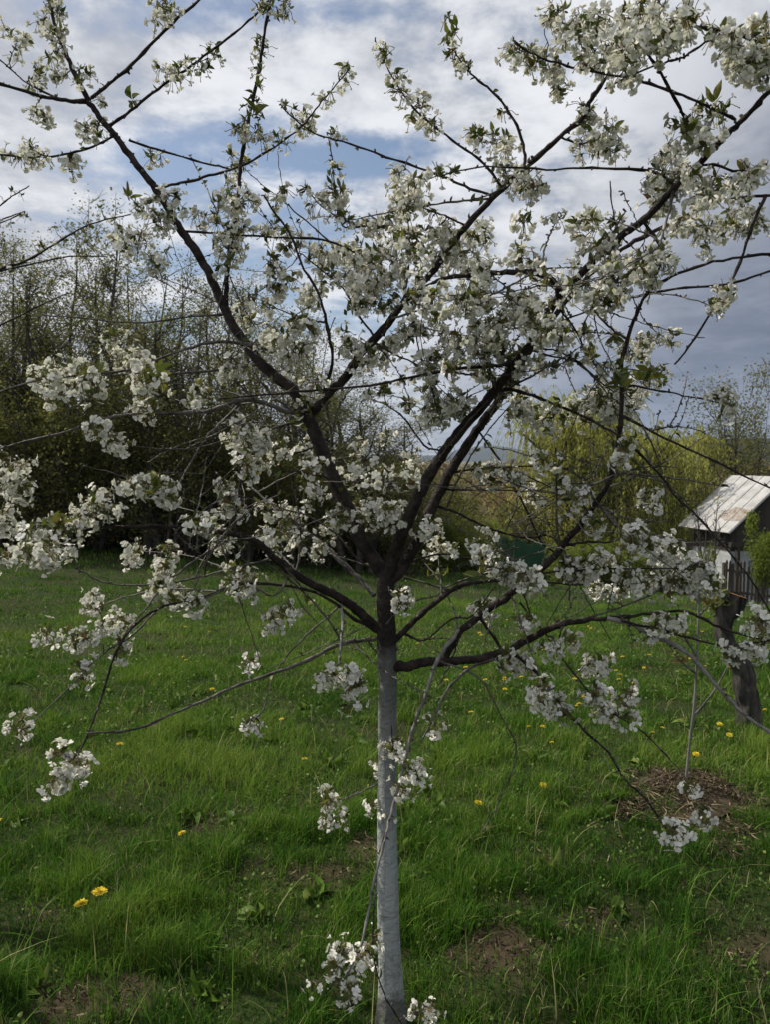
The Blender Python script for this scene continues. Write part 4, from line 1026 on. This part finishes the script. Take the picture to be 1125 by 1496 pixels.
# shrubs under and before the belt
SH = 'dense olive green shrub of the undergrowth below the thin trees at the left'
ps = [tree_obj('shrub', *gen_tree(40 + i, 3.6, .045, stems=7, nbr=56, blen=.36, up=1.0, start=.05, lf=8500, lsize=.065, spread=.8, lean=.22), M['shrub'], SH, 'shrub', 'shrubs of the undergrowth at the left', 'foliage') for i in range(3)]
shr = []
for k in range(46):
    px = -140 + 17.5 * k + r2.uniform(-10, 10); Y = r2.uniform(16.0, 24)
    if px > 650: continue
    hh = (1.0 if px < 330 else .85 if px < 480 else .75) * r2.uniform(.8, 1.15)
    shr.append((px, Y, r2.uniform(.9, 1.25), hh))
for i in range(3): place(ps[i], shr[i::3])
# thicket down the slope in the middle and right
TH = 'budding olive brown bush in the thicket between the cherry trunk and the willows'
pt_ = [tree_obj('bush', *gen_tree(60 + i, 3.2, .04, stems=6, nbr=44, blen=.34, up=.9, start=.08, lf=6500, lsize=.08, spread=.5, lean=.22), M[('olive', 'reddish', 'bright')[i]], TH, 'bush', 'bushes of the thicket in the middle distance', 'foliage') for i in range(3)]
pt_[1]['label'] = 'leafless reddish brown bush in the thicket beyond the lawn'; pt_[1]['group'] = 'brown bushes beyond the lawn'
pt_[2]['label'] = 'fresh green low bush along the far edge of the lawn'; pt_[2]['group'] = 'green bushes along the lawn edge'
place(pt_[0], [(610, 25, 1.1, .9), (655, 27, 1.2, .85), (700, 28, 1.2, .8), (740, 30, 1.2, .85), (775, 27, 1.0, .9), (680, 23, .8, .55), (585, 22, 1, .8), (1010, 30, 1.3, 1.1), (980, 33, 1.3, 1.2), (790, 34, 1.4, 1.2)])
place(pt_[1], [(630, 34, 1.4, .9), (690, 36, 1.5, .9), (750, 38, 1.5, 1.0), (1000, 40, 1.8, 1.9), (940, 42, 1.6, 1.9), (1050, 38, 1.6, 1.5), (1110, 42, 1.8, 1.6), (880, 44, 1.7, 1.8), (1150, 36, 1.6, 1.5)])
place(pt_[2], [(628, 21, .7, .5), (665, 21.5, .8, .5), (700, 22, .8, .5), (820, 22.5, .8, .45), (860, 23, .9, .5), (900, 23, .9, .5), (940, 23, .8, .5), (645, 24, .9, .7), (720, 25, .9, .65), (925, 26, 1, .8)])
# weeping willows
def willow(seed, H=6.3, W=2.7, strands=560):
    r = np.random.default_rng(seed); gw, gl = Geo(), Geo()
    V, F = tube(catmull([(0, 0, -.1), (.1, 0, H * .2), (-.05, .05, H * .42)], 4), np.linspace(.26, .16, 9), 9); gw.add(V, F)
    tops = []
    for k in range(13):
        a = k * 2.4 + r.random(); rad = W * r.uniform(.25, .85); hz = H * r.uniform(.72, .98) * (1 - .12 * rad / W)
        Q = catmull([(0, 0, H * .38), (rad * .45 * math.cos(a), rad * .45 * math.sin(a), H * .38 + (hz - H * .38) * .65), (rad * math.cos(a), rad * math.sin(a), hz)], 4)
        V, F = tube(Q, np.linspace(.10, .025, len(Q)), 5); gw.add(V, F); tops += list(Q[4:])
    tops = np.array(tops); P = []
    for k in range(strands):
        s = tops[r.integers(0, len(tops))]; a = r.random() * 6.28; o = W * r.uniform(.1, .55)
        p1 = s + (math.cos(a) * o * .5, math.sin(a) * o * .5, r.uniform(.0, .8)); p2 = s + (math.cos(a) * o, math.sin(a) * o, -r.uniform(.1, .9))
        L = r.uniform(.45, .97) * p2[2]; p3 = p2 + (r.normal() * .08, r.normal() * .08, -L)
        Q = catmull([s, p1, p2, (p2 + p3) / 2 + r.normal(size=3) * .06, p3], 5); V, F = tube(Q, np.full(len(Q), .005), 3, cap=False); gw.add(V, F)
        t = np.sort(r.random(int(16 + L * 24))) * (len(Q) - 1.01); i = t.astype(int); P.append(Q[i] + (Q[i + 1] - Q[i]) * (t - i)[:, None])
    P = np.concatenate(P); n = len(P); d = unit(rand_dirs(n, r) * .45 + (0, 0, -1.1))
    scatter(gl, LQ[0] * np.array([.5, 1, 1]), LQ[1], P + r.normal(size=(n, 3)) * .018, frames(d, r), r.uniform(.07, .14, n), 0, np.clip(r.normal(.5, .22, n) + (vnoise(P[:, 0] * 2, P[:, 2] * .8 + P[:, 1]) - .5) * .4, .01, 1))
    return gw, gl
WL = ['broad yellow green weeping willow at the left of the willow row', 'tall yellow green weeping willow in the middle of the willow row', 'dense weeping willow at the right of the row beside the shed', 'weeping willow filling the gap behind the willow row']
wp = [willow(71), willow(72)]
for i, (px, Y, s, hs) in enumerate([(835, 28, 1.0, 1.18), (908, 27, 1.05, 1.05), (970, 29, .9, 1.12), (870, 33, 1.1, 1.2)]):
    if i < 2: w = tree_obj('weeping_willow', *wp[i], M['willow'], WL[i], 'tree'); protoW = (protoW + [w]) if i else [w]
    else: w = copy_tree(protoW[i - 2])
    w['label'] = WL[i]; x = (px - 562.5) / FPX * Y; w.location = (x, Y, float(ground_z(x, Y)) - .05); w.scale = (s, s, hs); w.rotation_euler = (0, 0, i * 1.3)
# single trees at the right
gw, gl = gen_tree(83, 6.8, .15, stems=3, nbr=46, blen=.46, up=1.3, start=.38, topf=.6, lf=11000, lsize=.085, spread=.7, lean=.16, sub=9, twl=.45)
t = tree_obj('tall_tree', gw, gl, M['olive'], 'tall thin tree with sparse crown standing above the shed at the right edge', 'tree')
place(t, [(1085, 30, 1.25, 1.22)])
gw, gl = gen_tree(82, 4.2, .07, stems=2, nbr=22, blen=.4, up=1.5, start=.3, lf=240, lsize=.05, spread=.2, lean=.12, sub=7)
t = tree_obj('bare_tree', gw, gl, M['reddish'], 'leafless dark tree behind the shed roof', 'tree'); place(t, [(1018, 31, 1.1, 1.25)])
gw, gl = gen_tree(83, 2.5, .05, stems=2, nbr=20, blen=.45, up=1.2, start=.35, lf=120, lsize=.04, spread=.2, lean=.15, sub=7, twl=.4)
t = tree_obj('bare_fruit_tree', gw, gl, M['reddish'], 'small leafless fruit tree in front of the pale shed roof', 'tree'); place(t, [(1043, 17.5, .9, 1.0)])
gw, gl = gen_tree(84, 2.3, .05, stems=4, nbr=40, blen=.38, up=1.0, start=.3, lf=7000, lsize=.07, spread=.4, lean=.12)
t = tree_obj('bush', gw, gl, M['bright'], 'rounded fresh green bush in front of the shed gable', 'bush', crown='foliage'); place(t, [(1116, 17, .62, .92)])
gw, gl = gen_tree(86, 1.6, .03, stems=3, nbr=26, blen=.42, up=1.2, start=.2, lf=1700, lsize=.05, spread=.3, lean=.16)
t = tree_obj('young_fruit_bush', gw, gl, M['bright'], 'small leafy bush beside the picket fence and shed wall', 'bush', crown='foliage'); place(t, [(1030, 16, .6, .8)])

# ------------------------------------------------------------------ far woods and hills
def woods():
    g = Geo(); n_t = 520; r = np.random.default_rng(5)
    for k in range(n_t):
        y = r.uniform(75, 330); x = r.uniform(-.75, .75) * y
        H = r.uniform(6, 11) * (.62 if y < 160 else .75); z0 = float(ground_z(x, y)); m = 130
        p = rand_dirs(m, r) * r.random((m, 1)) ** .4 * np.array([H * .34, H * .34, H * .48]) + (x, y, z0 + H * .48)
        scatter(g, LQ[0], LQ[1], p, frames(rand_dirs(m, r), r), r.uniform(.7, 1.5, m) * H * .11, 0, np.clip(r.normal(.4 + (k % 3) * .15, .2, m), .01, 1))
    tag(build('distant_woods', g, M['reddish']), kind='stuff')
woods()
M['hill'] = mat('wooded_hill', (0.022, 0.026, 0.018), .95, (0.042, 0.042, 0.026), .02, spec=.05)
def ridge(name, Y, x0, x1, h, base, seed, jag=.3, n=160, depth=.35):
    x = np.linspace(x0, x1, n); t = np.linspace(0, 1, 24); gx, gt = np.meshgrid(x, t, indexing='ij')
    prof = h(gx) * (1 + (fbm(gx / abs(x1 - x0) * 22 + seed, gx * 0 + seed, 5) - .5) * jag)
    y = Y + gt * Y * depth; z = base + prof * np.sin(np.clip(gt * 1.35, 0, 1) * math.pi / 2) * (1 + (fbm(gx / Y * 14, gt * 8 + seed, 4) - .5) * .12)
    V = np.stack([gx, y, z], 2).reshape(-1, 3); i = (np.arange(n - 1)[:, None] * 24 + np.arange(23)[None]).ravel()
    g = Geo(); g.add(V, np.concatenate([np.stack([i, i + 24, i + 25], 1), np.stack([i, i + 25, i + 1], 1)]))
    o = build(name, g, M['hill']); o['kind'] = 'structure'
ridge('mountains', 3400, -3200, 3200, lambda x: 32 + 66 * np.exp(-((x - 600) / 210) ** 2) + 45 * np.exp(-((x + 900) / 600) ** 2), -8, 3)
ridge('hills', 900, 150, 1100, lambda x: 36 * np.clip((x - 200) / 120, 0, 1) ** .8 * (1 - .15 * np.sin(x / 120)), -8, 9, .18)

# ------------------------------------------------------------------ fences, green gate, shed
M['picket'] = mat('weathered_pickets', (0.045, 0.036, 0.028), .9, (0.10, 0.085, 0.07), 3, stretch=(4, 4, .4))
M['picket_dark'] = mat('dark_old_pickets', (0.022, 0.018, 0.014), .9, (0.05, 0.042, 0.034), 3, stretch=(4, 4, .4))
M['green'] = mat('green_painted_metal', (0.020, 0.065, 0.035), .5, (0.028, 0.085, 0.045), 3)
def fence(name, A, B, H, pw, gap, m, label, cat, post_every=2.4, pointed=True):
    A = np.array(A, float); B = np.array(B, float); L = float(np.hypot(*(B - A))); u = (B - A) / L; nrm = np.array([-u[1], u[0]])
    loc = (A[0], A[1], float(ground_z(A[0], A[1]))); e = empty(name, loc); tag(e, label, cat)
    r = np.random.default_rng(int(L * 10))
    def quad(g, s0, s1, d0, d1, z0, z1, tip=0, tilt=0.0):
        V = []
        for (s, z) in ((s0, z0), (s1, z0), (s1 + tilt, z1), (s0 + tilt, z1), ((s0 + s1) / 2 + tilt, z1 + tip)):
            for d in (d0, d1):
                q = A + u * s + nrm * d; V.append((q[0], q[1], z))
        F = [(0, 2, 4), (0, 4, 6), (6, 4, 8), (1, 5, 3), (1, 7, 5), (7, 9, 5), (0, 6, 7), (0, 7, 1), (2, 3, 5), (2, 5, 4), (4, 5, 9), (4, 9, 8), (6, 8, 9), (6, 9, 7)]
        g.add(V, F)
    gz = lambda s: float(ground_z(*(A + u * s)))
    g = Geo(); s = 0.0
    while s < L:
        h = H * r.uniform(.93, 1.05); w = pw * r.uniform(.8, 1.15)
        quad(g, s, s + w, -.045, -.022, gz(s) + .04, gz(s) + h, pw * (.8 if pointed else .02), r.normal() * .015); s += w + gap * r.uniform(.6, 1.5)
    build('pickets' if pointed else 'sheet', g, M[m], e, origin=loc, ploc=loc, smooth=False)
    k = int(L / post_every) + 1
    for i in range(k + 1):
        sp_ = min(L - .1, i * L / k); g = Geo(); quad(g, sp_, sp_ + .09, .022, .11, gz(sp_) - .1, gz(sp_) + H * .98, .02); build('post', g, M[m], e, origin=loc, ploc=loc, smooth=False)
    for f in (.25, .78):
        g = Geo()
        for i in range(k):
            a, b = i * L / k, (i + 1) * L / k; V = []
            for s_, z in ((a, gz(a) + H * f), (b, gz(b) + H * f)):
                for d in (-.02, .02):
                    for dz in (0, .07): q = A + u * s_ + nrm * d; V.append((q[0], q[1], z + dz))
            g.add(V, [(0, 4, 5), (0, 5, 1), (2, 7, 6), (2, 3, 7), (1, 5, 7), (1, 7, 3), (0, 6, 4), (0, 2, 6)])
        build('rail', g, M[m], e, origin=loc, ploc=loc, smooth=False)
    return e
fence('picket_fence', (-14, 19.2), (-3.2, 22.2), 1.6, .09, .035, 'picket_dark', 'long dark picket fence under the thin trees at the left', 'fence')
fence('picket_fence', (8.9, 19.2), (16, 20.5), 1.05, .07, .045, 'picket', 'weathered grey picket fence in front of the shed', 'fence')
fence('metal_fence', (3.5, 23.2), (5.3, 23.5), 1.15, .20, .004, 'green', 'low dark green sheet metal fence panel beyond the lawn', 'fence', 1.0, False)

M['roof'] = mat('pale_metal_roof', (0.42, 0.42, 0.42), .6, (0.27, 0.265, 0.26), 2.4, metallic=.0, spec=.5)
M['rust'] = mat('rusty_roof_patch', (0.20, 0.15, 0.12), .85, (0.36, 0.33, 0.30), 7)
M['siding'] = mat('pale_board_siding', (0.50, 0.52, 0.54), .7, (0.40, 0.42, 0.44), 1.5, stretch=(.3, .3, 3))
M['darkwood'] = mat('dark_boards', (0.035, 0.03, 0.026), .9, (0.065, 0.055, 0.045), 2, stretch=(3, 3, .5))
M['teal'] = mat('teal_shutter', (0.16, 0.24, 0.24), .6)
M['glass'] = mat('window_glass', (0.02, 0.03, 0.035), .08, spec=.6)
def shed():
    SC = 1.0; Y0 = 22.5
    c0 = at(1067, 780, Y0)                       # near lower corner of the roof plane
    yaw = math.radians(14); ex = np.array([math.cos(yaw), math.sin(yaw), 0]); ey = np.array([-math.sin(yaw), math.cos(yaw), 0]); ez = np.array([0, 0, 1.])
    B = np.stack([ex, ey, ez], 1)                # local -> world: columns
    hw, L, rise = 2.05, 2.5, at(1063, 701, Y0)[2] - c0[2] + .05
    zb = float(ground_z(c0[0] + 1, Y0 + 1)) - .3 - c0[2]; loc = np.array([c0[0], c0[1], c0[2] + zb])
    e = empty('shed', loc); tag(e, 'small shed with pale metal gable roof and light board walls at the right edge', 'shed')
    def bx(name, parts, m, parent=e):
        g = Geo()
        for lo, hi in parts: box(g, lo, hi)
        V = np.concatenate(g.v) @ B.T + c0; g2 = Geo(); g2.add(V, np.concatenate(g.f)); return build(name, g2, M[m], parent, origin=loc, ploc=loc, smooth=False)
    ov = .35
    bd = [((ov, ov + .0, zz), (2 * hw - ov, L - .3, zz + .145)) for zz in np.arange(zb, -.62, .15)]
    bx('wall', bd, 'siding')
    bx('porch_beam', [((.1, .05, -.42), (2 * hw + .6, .17, -.28)), ((-1.3, .4, -.40), (.2, .52, -.28)), ((ov, ov + .03, -.63), (2 * hw - ov, L - .33, -.02))], 'darkwood')
    for xx in (.35, 1.75, 3.3): bx('porch_post', [((xx, .06, zb), (xx + .1, .16, -.43))], 'darkwood')
    w = bx('window', [((1.55, ov - .06, -1.75), (2.25, ov - .005, -.95))], 'darkwood'); bx('pane', [((1.62, ov - .075, -1.68), (2.18, ov - .062, -1.02))], 'glass', w); 
    bx('shutter', [((1.0, ov - .07, -1.8), (1.5, ov - .01, -.9))], 'teal')
    # gable boards
    g = Geo(); V = np.array([(ov, ov + .02, -.03), (2 * hw - ov, ov + .02, -.03), (hw, ov + .02, rise - .35), (ov, ov + .10, -.03), (2 * hw - ov, ov + .10, -.03), (hw, ov + .10, rise - .35)])
    g.add(V @ B.T + c0, [(0, 1, 2), (3, 5, 4), (0, 2, 5), (0, 5, 3), (1, 4, 5), (1, 5, 2)]); build('gable', g, M['darkwood'], e, origin=loc, ploc=loc, smooth=False)
    # roof: two thick slopes with standing seams
    g = Geo(); sl = math.hypot(hw, rise)
    for sgn, xe in ((1, 0), (-1, 2 * hw)):
        u = np.array([sgn * hw / sl, 0, rise / sl]); n = np.array([-sgn * rise / sl, 0, hw / sl]); o = np.array([xe, 0, 0])
        def sb(a0, a1, y0, y1, n0, n1):
            V = np.array([o + u * a + n * k + np.array([0, y, 0]) for k in (n0, n1) for a, y in ((a0, y0), (a1, y0), (a1, y1), (a0, y1))])
            F = [(0, 2, 1), (0, 3, 2), (4, 5, 6), (4, 6, 7), (0, 1, 5), (0, 5, 4), (1, 2, 6), (1, 6, 5), (2, 3, 7), (2, 7, 6), (3, 0, 4), (3, 4, 7)]
            g.add(V @ B.T + c0, F)
        sb(0, sl, 0, L, 0, .04)
        for i in range(6): sb(.01, sl - .01, .02 + i * (L - .04) / 5, .035 + i * (L - .04) / 5, .041, .060)
    rf = build('roof', g, M['roof'], e, origin=loc, ploc=loc, smooth=False)
    g = Geo(); u = np.array([hw / sl, 0, rise / sl]); n = np.array([-rise / sl, 0, hw / sl])
    V = np.array([u * a + n * .046 + np.array([0, y, 0]) for a, y in ((.55, .06), (1.05, .06), (1.15, .8), (.7, 1.2), (.5, .7))])
    g.add(V @ B.T + c0, [(0, 1, 2), (0, 2, 3), (0, 3, 4)]); build('rusty_patch', g, M['rust'], rf, origin=loc, ploc=loc, smooth=False)
shed()
# slender mast on the wooded hill
mp_ = at(1014, 640, 870); g = Geo(); V, F = tube([mp_ + (0, 0, -8), mp_ + (0, 0, 22)], [.55, .3], 6); g.add(V, F)
M['mast'] = mat('grey_metal_mast', (.12, .12, .13), .6)
tag(build('radio_mast', g, M['mast'], origin=mp_ + (0, 0, -8)), 'thin grey radio mast on the far wooded hill', 'mast')

# ------------------------------------------------------------------ air
g = Geo(); box(g, (-5200, -5200, -60), (5200, 5200, 330))
hz = bpy.data.materials.new('haze'); hz.use_nodes = True; nt = hz.node_tree; nt.nodes.clear()
ho = nt.nodes.new('ShaderNodeOutputMaterial'); hv = nt.nodes.new('ShaderNodeVolumePrincipled')
hv.inputs['Color'].default_value = (.62, .76, 1.0, 1); hv.inputs['Density'].default_value = 0.00011
nt.links.new(hv.outputs[0], ho.inputs['Volume'])
tag(build('haze', g, hz, smooth=False), kind='stuff')
